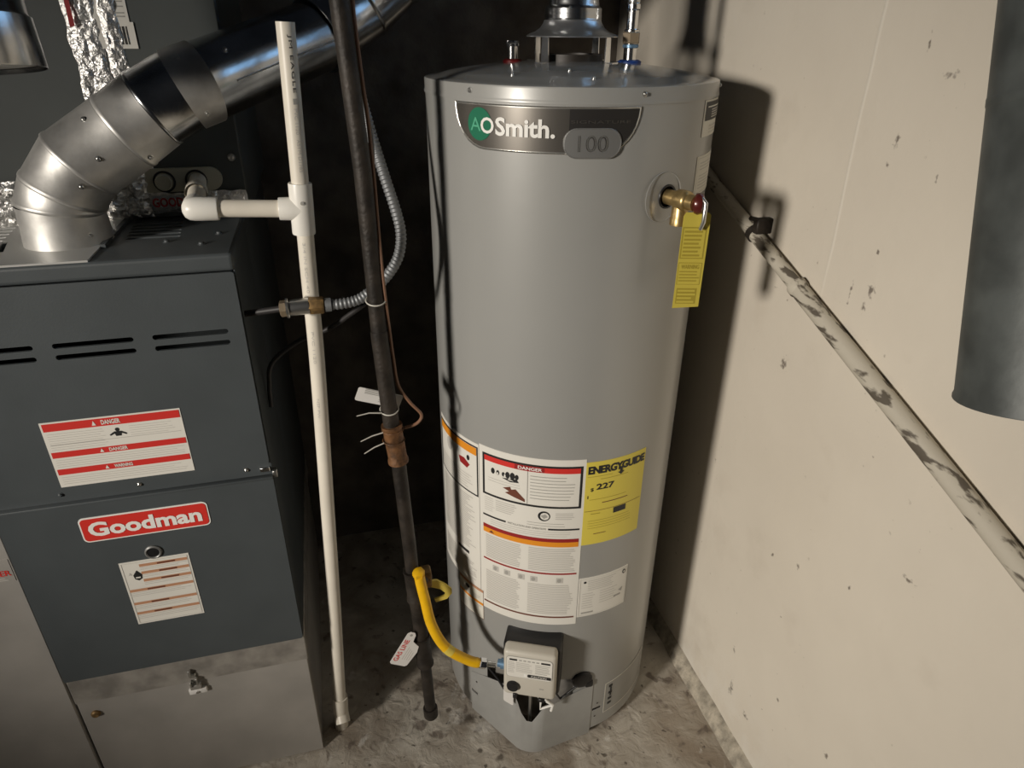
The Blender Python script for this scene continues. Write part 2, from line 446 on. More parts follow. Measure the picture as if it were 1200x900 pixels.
# ------------------------------------------------------------------ furnace
FX0, FX1 = -.4445, 0.0
fur = thing('furnace', 'dark grey gas furnace with red brand badge and white warning stickers', 'furnace', (-.222, .36, .366))
mb = MB()
mb.box(FX0, FX1, .22, .72, .366, 1.160, 'furnace_paint', .003)
mb.box(FX0, FX0+.002, .0006, .225, .366, 1.160, 'furnace_paint'); mb.box(FX1-.002, FX1, .0006, .225, .366, 1.160, 'furnace_paint'); mb.build('cabinet', fur)
# top panel with front lip
mb = MB(); mb.box(FX0-.001, FX1+.001, -.004, .722, 1.158, 1.186, 'furnace_paint', .006, 3)
topp = mb.build('top_panel', fur)
mb = MB(); mb.box(FX0+.002, -.198, -.001, .30, 1.1855, 1.1885, 'flue_plate'); fpl = mb.build('flue_plate', fur)
mb = MB(); mb.prism([(-.198, .07), (-.190, .07), (-.190, .25), (-.198, .25)], 1.1855, 1.192, 'furnace_paint', lambda a, b, d: Vector((a, b, d))); mb.build('plate_edge', fpl)
UPZ = lambda a, b, d: Vector((a, b, d))
def top_cutters(side):
    out = []
    for xa, xb in ((-.172, -.090), (-.430, -.352)):
        if side and xa > -.3: continue
        for i in range(6):
            y = .118+.021*i; sh_ = -.10*(y-.12)
            mb = MB(); mb.prism(rrect(xa+sh_, xb+sh_, y-.005, y+.005, .0045, 3), 1.164, 1.20, 'furnace_paint', UPZ); out.append(mb.build('slot_cutter'))
    mb = MB(); mb.prism([(-.341, .070), (-.331, .074), (-.345, .135), (-.352, .130)], 1.164, 1.20, 'furnace_paint', UPZ); out.append(mb.build('slot_cutter'))
    return out
cut(topp, top_cutters(False)); flat(topp); cut(fpl, top_cutters(True)); flat(fpl)
for p in ((-.105, .085, 1.186), (-.03, .12, 1.186), (-.05, .06, 1.186)):
    screw(p, (0, 0, 1), 'furnace_paint').build('screw', topp)
# upper door with louvre slots
mb = MB(); mb.prism(rrect(FX0, FX1-.002, .802, 1.157, .004, 3), -.004, .0005, 'furnace_paint', FR)
up_door = mb.build('upper_door', fur)
cs = []
for xa, xb in ((-.416, -.304), (-.278, -.165), (-.138, -.026)):
    for z in (1.060, 1.041):
        mb = MB(); mb.prism(rrect(xa, xb, z-.0042, z+.0042, .0041, 5), -.02, .03, 'furnace_paint', FR); cs.append(mb.build('slot_cutter'))
cut(up_door, cs)
for p_ in up_door.data.polygons: p_.use_smooth = False
# recess between the doors
mb = MB(); mb.box(FX0, FX1-.002, .002, .008, .772, .804, 'furnace_paint'); mb.build('centre_rail', fur)
for x in (-.34, -.218, -.043):
    screw((x, .002, .790), (0, -1, 0), 'furnace_paint' if x < -.3 else 'steel', .003).build('screw', fur)
mb = MB(); mb.box(-.020, -.003, -.003, .004, .783, .792, 'chrome', .001, 1); mb.build('door_clip', fur)
mb = MB(); mb.box(.0, .008, -.002, .012, .768, .782, 'steel', .001, 1); mb.build('door_clip', fur)
# lower door, with a folded lip at the top
mb = MB(); mb.prism(rrect(FX0, FX1, .3665, .7735, .004, 3), -.006, .006, 'furnace_paint', FR)
lo_door = mb.build('lower_door', fur)
mb = MB(); mb.box(FX0, FX1, -.0085, .004, .769, .7745, 'furnace_paint', .0015, 2); mb.build('door_lip', lo_door)
mb = MB(); mb.lathe([(.0145, 0), (.0145, .0025), (.012, .004), (.0105, .003), (.010, .001), (0, .001)], 'badge_oval', (-.225, -.006, .6475), (0, -1, 0), 24)
mb.lathe([(.0098, .0015), (.0098, .002), (0, .0025)], 'black_plastic', (-.225, -.006, .6475), (0, -1, 0), 20); mb.build('sight_port', lo_door)

fup = lambda u, v, h: Vector((u, -.004-h, v)); flo = lambda u, v, h: Vector((u, -.006-h, v))
# warning sticker on the upper door
L = Label(fup, 1)
x0, x1, z0, z1 = -.332, -.1245, .808, .932
L.rect(x0, z0, x1, z1, 'white_label'); H = z1-z0
for a, b, t in ((.02, .135, 'DANGER'), (.45, .54, 'DANGER'), (.715, .805, 'WARNING')):
    L.rect(x0+.003, z1-b*H, x1-.002, z1-a*H, 'print_red')
    m = (z1-a*H+z1-b*H)/2; hh = (b-a)*H*.30
    L.text(t, (x0+x1)/2-.016, m-hh, (x0+x1)/2+.012, m+hh, 'white_label', 2, .03)
    L.poly([((x0+x1)/2-.030, m-hh), ((x0+x1)/2-.024, m-hh), ((x0+x1)/2-.027, m+hh)], 'white_label', 2)
cx = (x0+x1)/2+.004; cz = z1-.26*H
L.poly([(cx-.013, cz-.002), (cx-.005, cz+.003), (cx+.005, cz+.003), (cx+.013, cz-.002), (cx+.012, cz-.0045), (cx+.005, cz-.001), (cx+.004, cz-.006), (cx-.004, cz-.006), (cx-.005, cz-.001), (cx-.012, cz-.0045)], 'print_black', 1)
L.ell(cx, cz+.0062, .0032, .0035, 'print_black', 1)
L.rect(x0+.006, z1-.345*H, x1-.006, z1-.335*H, 'print_light')
for a, b in ((.16, .42), (.56, .69), (.83, .97)):
    L.lines(x0+.006, z1-b*H, cx-.018 if a < .2 else x1-.006, z1-a*H, .0042, 'print_light', .22, ragged=.15)
L.lines(cx+.018, z1-.33*H, x1-.006, z1-.16*H, .0042, 'print_light', .22)
L.build('warning_sticker', up_door)
# brand badge
L = Label(flo, 1, .0012, .0007)
L.prism(rrect(-.326, -.1185, .6895, .7415, .009), -.006, -.0072, 'white_print', FR)
L.poly(rrect(-.3235, -.121, .692, .739, .0075), 'logo_red', 1)
L.text('Goodman', -.314, .701, -.131, .7315, 'white_print', 2, .035)
L.build('brand_badge', lo_door)
# small operating sticker
L = Label(flo, 1)
x0, x1, z0, z1 = -.2865, -.1695, .4825, .633; H = z1-z0
L.rect(x0, z0, x1, z1, 'white_label'); L.frame(x0+.003, z0+.003, x1-.003, z1-.003, .0008, 'print_light')
for a in (.055, .17, .29, .43, .64, .80):
    xs = x0+.032 if a < .35 else x0+.004
    L.rect(xs, z1-a*H-.0062, x1-.004, z1-a*H, 'print_tan')
    L.rect(xs+.03, z1-a*H-.0048, xs+.06, z1-a*H-.0014, 'print_brown', 2)
    L.lines(xs, z1-a*H-.018 if a > .35 else z1-a*H-.014, x1-.005, z1-a*H-.007, .0037, 'print_light', .3)
cx, cz = x0+.025, z1-.22*H
L.poly([(cx, cz+.012), (cx+.0075, cz+.001), (cx+.006, cz-.008), (cx, cz-.012), (cx-.006, cz-.008), (cx-.0075, cz+.001)], 'print_black', 1)
L.rect(cx-.004, cz-.006, cx+.004, cz-.003, 'white_label', 2)
L.poly([(cx-.012, cz+.008), (cx-.009, cz+.002), (cx-.015, cz+.002)], 'print_light', 1)
L.build('operating_sticker', lo_door)

# ------------------------------------------------------------------ base plenum under the furnace
pl = thing('plenum_box', 'galvanized sheet metal box under the dark grey furnace', 'plenum', (-.222, .36, 0))
mb = MB(); mb.box(-.442, -.002, .003, .70, -.002, .300, 'sheet_metal', .002, 1); mb.build('box', pl)
mb = MB(); mb.box(-.4435, .0025, -.002, .71, .298, .3658, 'sheet_flange', .0015, 1); mb.build('flange', pl)
mb = MB(); mb.box(-.442, -.0005, .0005, .004, -.002, .299, 'sheet_metal', .001, 1); ap = mb.build('access_panel', pl)
mb = MB(); mb.box(-.229, -.2245, -.010, -.002, .322, .336, 'steel', .0005, 1)
mb.box(-.2305, -.217, -.006, -.001, .313, .324, 'steel', .001, 1); mb.box(-.2185, -.2155, -.012, -.001, .296, .314, 'steel', .0005, 1)
mb.box(-.231, -.2285, -.012, -.001, .292, .305, 'steel', .0005, 1); mb.build('latch', pl)
mb = MB(); mb.box(-.233, -.211, -.009, .001, .281, .293, 'sheet_flange', .001, 1)
mb.box(-.2385, -.2035, -.0065, .001, .2655, .280, 'tag_white', .002, 2); mb.lathe([(.003, 0), (.003, .003), (0, .0035)], 'steel', (-.222, -.0062, .272), (0, -1, 0), 10)
mb.build('latch_plate', ap)
mb = MB(); mb.lathe([(.0085, 0), (.0085, .004), (.006, .007), (0, .0075)], 'brass_dirty', (-.416, .0008, .262), (0, -1, 0), 16); mb.build('knob', ap)

# return air drop beside the furnace
rd = thing('return_air_duct', 'tall flat grey sheet metal duct beside the furnace base', 'duct', (-.72, .36, 0))
mb = MB(); mb.box(-1.0, -.4475, .000, .66, -.002, 1.12, 'sheet_metal', .002, 1); mb.build('duct_body', rd)
mb = MB(); mb.box(-1.002, -.4465, -.003, .662, .0, .018, 'sheet_flange', .001, 1); mb.build('bottom_seam', rd)
L = Label(lambda u, v, h: Vector((u, -h, v)), 1)
L.rect(-.53, .627, -.452, .675, 'sheet_metal'); L.text('DANGER', -.52, .640, -.4545, .652, 'print_red', 1, .02); L.lines(-.52, .629, -.455, .637, .004, 'print_light')
L.build('duct_sticker', rd)

# ------------------------------------------------------------------ coil cabinet on top of the furnace
CY = .25
coil = thing('coil_cabinet', 'dark grey coil cabinet sealed with crumpled foil tape on top of the furnace', 'cabinet', (-.215, .49, 1.186))
mb = MB(); mb.box(-.444, .012, CY, .72, 1.189, 2.05, 'coil_paint', .003, 1); mb.build('case', coil)
mb = MB(); mb.box(-.444, .012, CY-.003, CY+.002, 1.189, 1.222, 'coil_paint', .001, 1); mb.build('bottom_rail', coil)
def foil(name, x0, x1, z0, z1, y, amp, nx, nz, parent, seed, k='foil', taper=None):
    mb = MB(); vs = []
    for j in range(nz+1):
        for i in range(nx+1):
            a = i/nx; b = j/nz
            e = min(1, 6*min(a, 1-a, b, 1-b))
            p = Vector((x0+(x1-x0)*a, y, z0+(z1-z0)*b)); q = p*70+Vector((seed, 0, seed))
            n1 = abs(mnoise.noise(q)); n2 = abs(mnoise.noise(q*2.3)); n3 = mnoise.noise(q*.35)
            p.y -= .0006+e*amp*(n1*1.0+n2*.5+max(0, n3)*.8)
            p.x += (1-e)*.004*mnoise.noise(q*.6)+amp*.4*mnoise.noise(q*1.3); p.z += (1-e)*.004*mnoise.noise(q*.8+Vector((9, 0, 0)))
            vs.append(p)
    mb.add(vs, [[j*(nx+1)+i, j*(nx+1)+i+1, (j+1)*(nx+1)+i+1, (j+1)*(nx+1)+i] for j in range(nz) for i in range(nx)], k)
    return mb.build(name, parent, 30)
foil('foil_tape', -.214, -.166, 1.21, 1.95, CY, .006, 14, 130, coil, 3)
foil('foil_tape', -.164, -.137, 1.21, 1.95, CY, .008, 9, 130, coil, 11)
foil('foil_tape', -.230, -.150, 1.189, 1.272, CY-.006, .022, 34, 34, coil, 21)
foil('foil_tape', -.44, -.335, 1.189, 1.262, CY-.006, .014, 34, 26, coil, 5)
foil('foil_tape', -.158, .012, 1.196, 1.232, CY-.004, .006, 44, 10, coil, 8)
L = Label(lambda u, v, h: Vector((u, CY-.010-h, v)), 1)
L.rect(-.150, 1.203, -.070, 1.228, 'badge_rim'); L.text('GOODMAN', -.147, 1.208, -.060, 1.224, 'print_dred', 1, .03)
L.build('printed_tape', coil)
L = Label(lambda u, v, h: Vector((u, CY-h, v)), 1, .0015)
L.rect(-.172, 1.460, -.1215, 1.60, 'white_label'); L.rect(-.1225, 1.460, -.1165, 1.498, 'white_label')
for i in range(16):
    u = -.1475+.0013*i
    if i not in (4, 9, 13): L.rect(u, 1.466, u+.0007, 1.492, 'print_black')
for v in (1.505, 1.510, 1.519, 1.526, 1.533, 1.545): L.rect(-.142, v, -.126, v+.0018, 'print_grey')
L.poly([(-.160, 1.503), (-.150, 1.503), (-.155, 1.512)], 'print_grey', 1)
L.build('barcode_sticker', coil)
# red print on the foil
mb = MB(); mb.prism([(-.206, 1.49), (-.199, 1.492), (-.198, 1.55), (-.205, 1.548)], CY-.0095, CY-.0100, 'print_dred', FR); mb.build('red_print', coil)
# drain ports
pts = rrect(-.166, -.026, 1.233, 1.273, .0195, 8)
mb = MB(); mb.prism(pts, CY-.007, CY, 'plate_cream', FR); pp = mb.build('port_plate', coil)
for x in (-.121, -.069):
    mb = MB(); mb.lathe([(.0185, 0), (.0185, .001), (.0150, .0013), (.0150, .0005)], 'black_plastic', (x, CY-.007, 1.251), (0, -1, 0), 24); mb.build('port_ring', pp)
mb = MB(); mb.lathe([(.0135, 0), (.0140, .011), (.0125, .013), (.0115, .011), (0, .011)], 'plate_cream', (-.121, CY-.007, 1.251), (0, -1, 0), 24); mb.build('port_plug', pp)
for p in ((-.005, CY, 1.287), (-.28, CY, 1.30), (-.09, CY, 1.55)): screw(p, (0, -1, 0)).build('screw', coil)

# ------------------------------------------------------------------ furnace flue with adjustable elbow
fl = thing('flue_pipe', 'galvanized round flue with segmented elbow rising from the furnace', 'duct', (-.253, .122, 1.188))
mb = MB()
mb.lathe([(.0635, 0), (.0618, .02), (.0600, .060)], 'galvanized_dull', (-.253, .122, 1.1885), (0, 0, 1), 48)
c0 = mb.build('flue_collar', fl)
NP = [Vector(p) for p in ((-.253, .122, 1.235), (-.253, .122, 1.241), (-.243, .122, 1.263), (-.211, .124, 1.303), (-.141, .130, 1.347), (-.094, .134, 1.379), (-.046, .138, 1.405), (-.013, .143, 1.4165), (.165, .288, 1.478), (.245, .325, 1.530), (.31, .325, 1.585), (.520, .166, 1.722))]
def mitre_plane(i):
    if i == 0: return (NP[1]-NP[0]).normalized()
    if i == len(NP)-1: return (NP[-1]-NP[-2]).normalized()
    return ((NP[i+1]-NP[i]).normalized()+(NP[i]-NP[i-1]).normalized()).normalized()
def gore(i, name, k, r=.0640, bead=True, seg=56, over=.0):
    """one sheet-metal ring between two mitre planes, with a rolled bead at its lower edge"""
    p, q = NP[i], NP[i+1]; d = (q-p).normalized(); ln = (q-p).length
    e1 = d.cross(Vector((0, 1, 0))).normalized(); e2 = d.cross(e1); n0, n1_ = mitre_plane(i), mitre_plane(i+1)
    prof = [(0, 1.0), (.0015, 1.022), (.0045, 1.026), (.0070, 1.020), (.0085, 1.004)] if bead else [(0, 1.0)]
    prof = prof+[(None, 1.0)]
    vs = []; fs = []
    for off, rr in prof:
        for j in range(seg):
            t = 2*math.pi*j/seg; w = (e1*math.cos(t)+e2*math.sin(t))*r*rr
            s0 = -(w.dot(n0))/d.dot(n0); s1 = ln-(w.dot(n1_))/d.dot(n1_)
            if s1 < s0+.004: s1 = s0+.004
            sx_ = (s1+over) if off is None else min(s0+off, s1-.001)
            vs.append(p+w+d*sx_)
    for a in range(len(prof)-1):
        for j in range(seg): fs.append([a*seg+j, a*seg+(j+1) % seg, (a+1)*seg+(j+1) % seg, (a+1)*seg+j])
    mb = MB(); mb.add(vs, fs, k); return mb.build(name, fl, 50)
gore(1, 'elbow_gore', 'galvanized_dull', .0605); gore(2, 'elbow_gore', 'galvanized_dull', .0602); gore(3, 'elbow_gore', 'galvanized_dull', .0605)
gore(4, 'elbow_gore', 'galvanized_dull', .0600, True); gore(5, 'pipe_joint', 'galvanized', .0594, True); gore(6, 'pipe_band', 'galvanized_dull', .0606, False)
long = gore(7, 'flue_run', 'galvanized', .0578, False); gore(8, 'elbow_gore', 'galvanized', .0625); gore(9, 'elbow_gore', 'galvanized', .0625); gore(10, 'flue_branch', 'galvanized', .0625)
R0 = .0600; B, Cc, D, E_, F_, G, H_ = NP[2], NP[3], NP[4], NP[5], NP[6], NP[7], NP[8]
mb = MB(); d = (H_-G).normalized(); vw = (CAM-(G+H_)/2).normalized(); vw = (vw-d*vw.dot(d)).normalized(); sd = (vw*math.cos(.25)+d.cross(vw)*math.sin(.25))
mb.tube([G+sd*.0574+d*.02, H_+sd*.0574-d*.01], .0016, 'galvanized_dull', 6); mb.build('lap_seam', long)
view = (CAM-Vector((-.1, .15, 1.35))).normalized()
for p, q, t, roll, rr in ((B, Cc, .75, .3, R0), (Cc, D, .5, .15, R0), (Cc, D, .75, -.75, R0), (D, E_, .2, .9, R0), (F_, G, .5, .75, .0606), (F_, G, .5, -.7, .0606), (G, H_, .12, -.5, .0578)):
    ax = (q-p).normalized(); nn = (view-ax*view.dot(ax)).normalized(); nb = ax.cross(nn)
    nr = nn*math.cos(roll)+nb*math.sin(roll)
    screw(p+(q-p)*t+nr*rr, nr, 'steel', .003).build('screw', fl)
screw(Vector((-.253, .122, 1.205))+Vector((.0435, -.0435, 0)), (1, -1, 0), 'steel', .003).build('screw', c0)

# dangling vent stub, upper left
vs_ = thing('vent_stub', 'short shiny round vent pipe hanging above the furnace front', 'duct', (-.236, -.05, 1.444))
so, sa = Vector((-.236, -.05, 1.444)), Vector((-.047, .128, 1)).normalized()
mb = MB(); mb.lathe([(.0685, 0), (.0690, .001), (.0672, .056), (.0645, .056), (.0670, .0)], 'galvanized', so, sa, 56); mb.build('lower_sleeve', vs_)
mb = MB(); mb.lathe([(.0650, .054), (.0650, .058), (.0635, .060), (.0635, .60)], 'galvanized', so, sa, 56); mb.build('upper_pipe', vs_)
mb = MB(); mb.lathe([(.0640, .006), (0, .008)], 'galvanized_dull', so, sa, 32); mb.build('damper', vs_)

# ------------------------------------------------------------------ PVC drain
pv = thing('drain_pipe', 'white plastic condensate drain pipe with tee between furnace and gas pipe', 'pipe', (.043, .045, 0))
Y = .045
upper = [(.1213, Y, 1.500), (.117, Y, 1.385), (.1122, Y, 1.262)]
mb = MB(); mb.tube(catmull(upper, 6), .01335, 'pvc', 24, caps=False)
mb.lathe([(.01335, 0), (.0105, 0), (.0105, -.09), (0, -.09)], 'pvc', (.1213, Y, 1.500), (.035, 0, 1), 24); up_p = mb.build('upper_pipe', pv)
lower = [(.1105, Y, 1.20), (.107, Y, 1.116), (.101, Y, .958), (.0825, Y, .639), (.065, Y, .339), (.049, Y, .10)]
mb = MB(); mb.tube(catmull(lower, 6), .01335, 'pvc', 24); lo_p = mb.build('lower_pipe', pv)
mb = MB(); td = Vector((.0045, 0, .1)).normalized(); to = Vector((.1105, Y, 1.237))
mb.lathe([(.0135, -.040), (.0178, -.040), (.0182, -.038), (.0182, .038), (.0178, .040), (.0135, .040)], 'pvc_fit', to, td, 28)
sdv = Vector((-1, 0, .045)).normalized()
mb.lathe([(.0182, 0), (.0180, .012), (.0175, .034), (.0170, .035), (.0132, .035)], 'pvc_fit', to, sdv, 28)
tee = mb.build('tee', pv)
mb = MB(); q = to+Vector((.002, -.0182, .012)); mb.lathe([(.003, 0), (.003, .0006), (0, .0008)], 'print_grey', q, (0, -1, 0), 10); mb.build('ink_mark', tee)
el = Vector((-.047, .042, 1.2455))
mb = MB(); mb.tube([to+sdv*.02, el+Vector((.02, 0, 0))], .01335, 'pvc', 24); mb.build('side_pipe', pv)
mb = MB()
mb.lathe([(.0135, .034), (.0172, .034), (.0178, .032), (.0180, .008), (.0178, 0), (.0165, -.008), (.013, -.0135), (.007, -.0168), (0, -.018)], 'pvc_fit', el, (1, 0, -.04), 28)
mb.lathe([(.0178, 0), (.0180, .022), (.0176, .026), (.0135, .026)], 'pvc_fit', el, (-.06, 1, .02), 28); mb.build('elbow', pv)
mb = MB(); mb.tube([el+Vector((-.0005, .018, .0003)), Vector((-.067, CY-.003, 1.250))], .0142, 'pvc', 24)
mb.lathe([(.0175, .10), (.0175, .13), (.016, .132)], 'pvc', el, (-.1, 1, .02), 24); mb.build('port_pipe', pv)
mb = MB(); mb.lathe([(.0135, 0), (.0172, .0), (.0175, -.03), (.0172, -.05), (.016, -.052), (.013, -.045)], 'pvc', (.0495, Y, .105), (.06, 0, 1), 24)
mb.lathe([(.0165, 0), (.0165, .030), (.013, .030), (.013, .005), (0, .005)], 'pvc', (.0465, Y+.004, .056), (0.1, -.75, -.65), 20)
mb.tube([(.0455, Y+.006, .058), (.043, Y+.006, -.006)], .0155, 'pvc', 20); mb.build('foot_elbow', pv)
# printing along the pipe
def pipe_print(path, cxf, a0, r, jobs, parent, name):
    """u = arc across the pipe, v = height"""
    pth = catmull(path, 6)
    def ctr(z):
        for p, q in zip(pth[:-1], pth[1:]):
            if q.z <= z <= p.z: return p+(q-p)*((z-p.z)/(q.z-p.z))
        return pth[0] if z > pth[0].z else pth[-1]
    def fn(u, v, h):
        c = ctr(v); a = a0+u/r; return Vector((c.x+(r+h)*math.cos(a), c.y+(r+h)*math.sin(a), v))
    L = Label(fn, .003, .0003, .0002); jobs(L); return L.build(name, parent)
def job_up(L):
    L.text('JM EAGLE', -.0032, 1.408, .0032, 1.484, 'print_black', 0, 0, 1.15, True)
    L.rect(-.003, 1.392, .003, 1.400, 'print_grey', 1)
    L.text('PVC 1120', -.0032, 1.35, .0020, 1.386, 'print_light', 0, 0, 1, True)
    L.text('ASTM D1785', -.0032, 1.295, .0020, 1.343, 'print_light', 0, 0, 1, True)
pipe_print(upper, 0, rad(-72), .01335, job_up, up_p, 'pipe_print')
for txt, z0, z1 in (('3/4 IN SCH 40', 1.10, 1.185), ('NSF PW', .86, .90), ('PVC 1120', .97, 1.03)):
    pipe_print(lower, 0, rad(-105), .01335, lambda L: L.text(txt, -.0022, z0, .0022, z1, 'print_light', 0, 0, 1, True), lo_p, 'pipe_print')

# ------------------------------------------------------------------ electrical connector and flexible conduit
cd = thing('flexible_conduit', 'ribbed grey flexible conduit with brass connector looping behind the iron pipe', 'conduit', (.1, .01, 1.07))
cp = [(.205, .10, 1.56), (.206, .09, 1.49), (.214, .08, 1.432), (.220, .07, 1.393), (.230, .055, 1.341), (.243, .04, 1.285), (.257, .03, 1.228), (.262, .025, 1.191), (.255, .02, 1.157), (.236, .015, 1.129), (.212, .012, 1.108), (.183, .008, 1.091), (.154, .005, 1.087), (.128, .005, 1.0872)]
sm = catmull(cp, 22); prs = []; acc = 0
dense = []
for i in range(len(sm)-1): dense.append(sm[i])
dense.append(sm[-1])
tot = [0]
for i in range(1, len(dense)): tot.append(tot[-1]+(dense[i]-dense[i-1]).length)
path = []; rs = []; s_ = 0; step = .0011; i = 0
while s_ < tot[-1]:
    while tot[i+1] < s_: i += 1
    t = (s_-tot[i])/max(1e-9, tot[i+1]-tot[i]); path.append(dense[i].lerp(dense[i+1], t))
    rib = .5+.5*math.cos(2*math.pi*s_/.0066); rs.append(.0080+.0013*rib); s_ += step
mb = MB(); mb.tube(path, rs, 'conduit', 14); mb.build('ribbed_hose', cd, 70)
mb = MB(); mb.tube([(.128, .005, 1.0872), (.138, .005, 1.0872)], .0115, 'conduit', 18); mb.build('hose_ferrule', cd)
mb = MB(); mb.lathe([(0, 0), (.0135, 0), (.0142, .002), (.0142, .022), (.0135, .024), (0, .024)], 'brass_dirty', (.126, .005, 1.0875), (-1, 0, .03), 6); mb.build('brass_nut', cd, 20)
mb = MB(); mb.lathe([(0, 0), (.0132, 0), (.0135, .002), (.0135, .032), (.0165, .033), (.0165, .036), (.010, .037), (0, .037)], 'steel', (.103, .005, 1.088), (-1, 0, -.03), 24); mb.build('connector', cd)
mb = MB(); mb.lathe([(0, 0), (.0135, 0), (.0135, .008), (.009, .010), (0, .010)], 'brass_nut', (.066, .005, 1.087), (-1, 0, -.03), 6); mb.build('lock_nut', cd, 20)
mb = MB(); mb.tube([(.058, .006, 1.0865), (.02, .016, 1.0805), (.001, .021, 1.0775)], .0055, 'dark_cable', 12); mb.build('nipple', cd)

mb = MB(); mb.tube(catmull([(.006, .10, .86), (.009, .1, .905), (.021, .1, .95), (.072, .1, .987), (.127, .08, 1.014), (.171, .05, 1.052), (.192, .035, 1.072), (.205, .030, 1.086)], 8), .0045, 'dark_cable', 10)
tag(mb.build('power_cable', loc=(.0, .1, .86)), 'thin black cable drooping from the furnace side behind the plastic pipe', 'cable')

# ------------------------------------------------------------------ black iron gas pipe
gp = thing('gas_pipe', 'dark rusty iron gas pipe with drip leg standing left of the water heater', 'pipe', (.25, -.035, .075))
y = -.035
mb = MB(); mb.tube([(.193, y, 1.75), (.1955, y, 1.526), (.206, y, 1.306), (.2095, y, 1.03), (.216, y, .868)], .0133, 'iron', 24); mb.build('upper_pipe', gp)
def sleeve(name, p, q, r, k, parent, lip=.0016):
    p, q = Vector(p), Vector(q); ln = (q-p).length; mb = MB()
    mb.lathe([(r-.003, 0), (r+lip, .0), (r+lip, .006), (r, .009), (r, ln-.009), (r+lip, ln-.006), (r+lip, ln), (r-.003, ln)], k, p, q-p, 24)
    return mb.build(name, parent)
sleeve('coupling', (.2165, y, .868), (.2235, y, .788), .0172, 'iron_rust', gp)
mb = MB(); mb.tube([(.209, y, 1.05), (.2095, y, 1.03), (.2165, y, .862)], .0142, 'iron', 24); mb.build('thread_tape', gp)
mb = MB(); mb.tube([(.2230, y, .795), (.231, y, .586), (.2335, y, .50)], .0133, 'iron', 24); mb.build('middle_pipe', gp)
tee = sleeve('tee', (.2330, y, .525), (.2365, y, .445), .0175, 'iron', gp)
mb = MB(); mb.lathe([(.0165, 0), (.0165, .026), (.0185, .027), (.0185, .036), (.013, .037), (0, .037)], 'iron', (.235, y, .485), (.55, .5, 0), 20); mb.build('tee_outlet', tee)
mb = MB(); mb.tube([(.236, y, .455), (.2405, y, .35), (.243, y, .29)], .0148, 'iron', 24); mb.build('lower_nipple', gp)
sleeve('reducer', (.2400, y, .335), (.2455, y, .250), .0172, 'drip_leg', gp)
mb = MB(); mb.tube([(.245, y, .262), (.2495, y, .105)], .0125, 'drip_leg', 24); mb.build('drip_leg', gp)
mb = MB(); mb.lathe([(.013, .030), (.0165, .029), (.0165, .004), (.014, 0), (0, -.001)], 'drip_leg', (.2503, y, .074), (-.03, 0, 1), 20); mb.build('drip_cap', gp)
# shutoff valve and lever
mb = MB(); mb.box(.246, .272, -.030, -.004, .462, .505, 'brass_dirty', .004, 2); vb = mb.build('shutoff_valve', gp)
mb = MB(); mb.prism([(.262, .470), (.284, .468), (.302, .452), (.314, .436), (.314, .425), (.303, .412), (.279, .408), (.276, .416), (.297, .420), (.301, .428), (.290, .442), (.272, .452), (.258, .456)], -.018, -.013, 'yellow_handle', FR); mb.build('valve_handle', vb)
mb = MB(); mb.lathe([(.0125, 0), (.0125, .012), (.009, .014), (0, .015)], 'yellow_hose', (.2435, -.052, .523), (0, -.2, 1), 6)
mb.tube([(.247, -.035, .50), (.2440, -.048, .517)], .011, 'brass_dirty', 12); mb.build('hose_adapter', vb)

hs = thing('gas_hose', 'yellow flexible gas hose curving from iron pipe to the heater gas valve', 'hose', (.30, -.09, .28))
hp = catmull([(.2445, -.054, .522), (.2462, -.057, .505), (.251, -.065, .470), (.261, -.075, .403), (.286, -.09, .348), (.332, -.1, .308), (.357, -.1045, .298)], 8)
mb = MB(); mb.tube(hp, [.0108]*(len(hp)-4)+[.0105, .0095, .0082, .0072], 'yellow_hose', 18); mb.build('hose', hs)
mb = MB(); mb.tube([hp[32]+(hp[32]-hp[33])*.2, hp[33], hp[34]], .0112, 'yellow_handle', 18); mb.build('hose_sleeve', hs)
mb = MB(); mb.lathe([(0, 0), (.0105, 0), (.0115, .002), (.0115, .014), (.009, .016), (0, .016)], 'chrome', (.353, -.1040, .2995), (.029, -.005, -.009), 6); mb.build('flare_nut', hs, 20)
mb = MB(); mb.tube([(.367, -.106, .295), (.386, -.109, .289)], .0058, 'steel', 14); mb.build('flare_tube', hs)

# brown cable tied to the pipe
mb = MB(); mb.tube(catmull([(.212, -.025, 1.70), (.2135, -.025, 1.52), (.2175, -.027, 1.421), (.2200, -.024, 1.390), (.2215, -.022, 1.353), (.2220, -.030, 1.286), (.2215, -.038, 1.202), (.2225, -.040, 1.132), (.226, -.036, 1.05), (.229, -.032, .995), (.234, -.03, .942), (.252, -.03, .906), (.271, -.03, .878), (.262, -.03, .861), (.240, -.03, .855)], 8), .0029, 'copper_wire', 8)
tag(mb.build('thermostat_wire', loc=(.24, -.03, .855)), 'thin brown wire running down along the iron gas pipe', 'wire')
mb = MB(); mb.tube(catmull([(.205, -.02, 1.70), (.2130, -.012, 1.50), (.2185, -.012, 1.40), (.2245, -.008, 1.37), (.226, -.005, 1.33), (.2215, -.014, 1.285), (.2210, -.016, 1.25)], 8), .0022, 'grey_cable', 8)
tag(mb.build('bonding_wire', loc=(.22, -.014, 1.25)), 'thin grey wire beside the top of the iron gas pipe', 'wire')
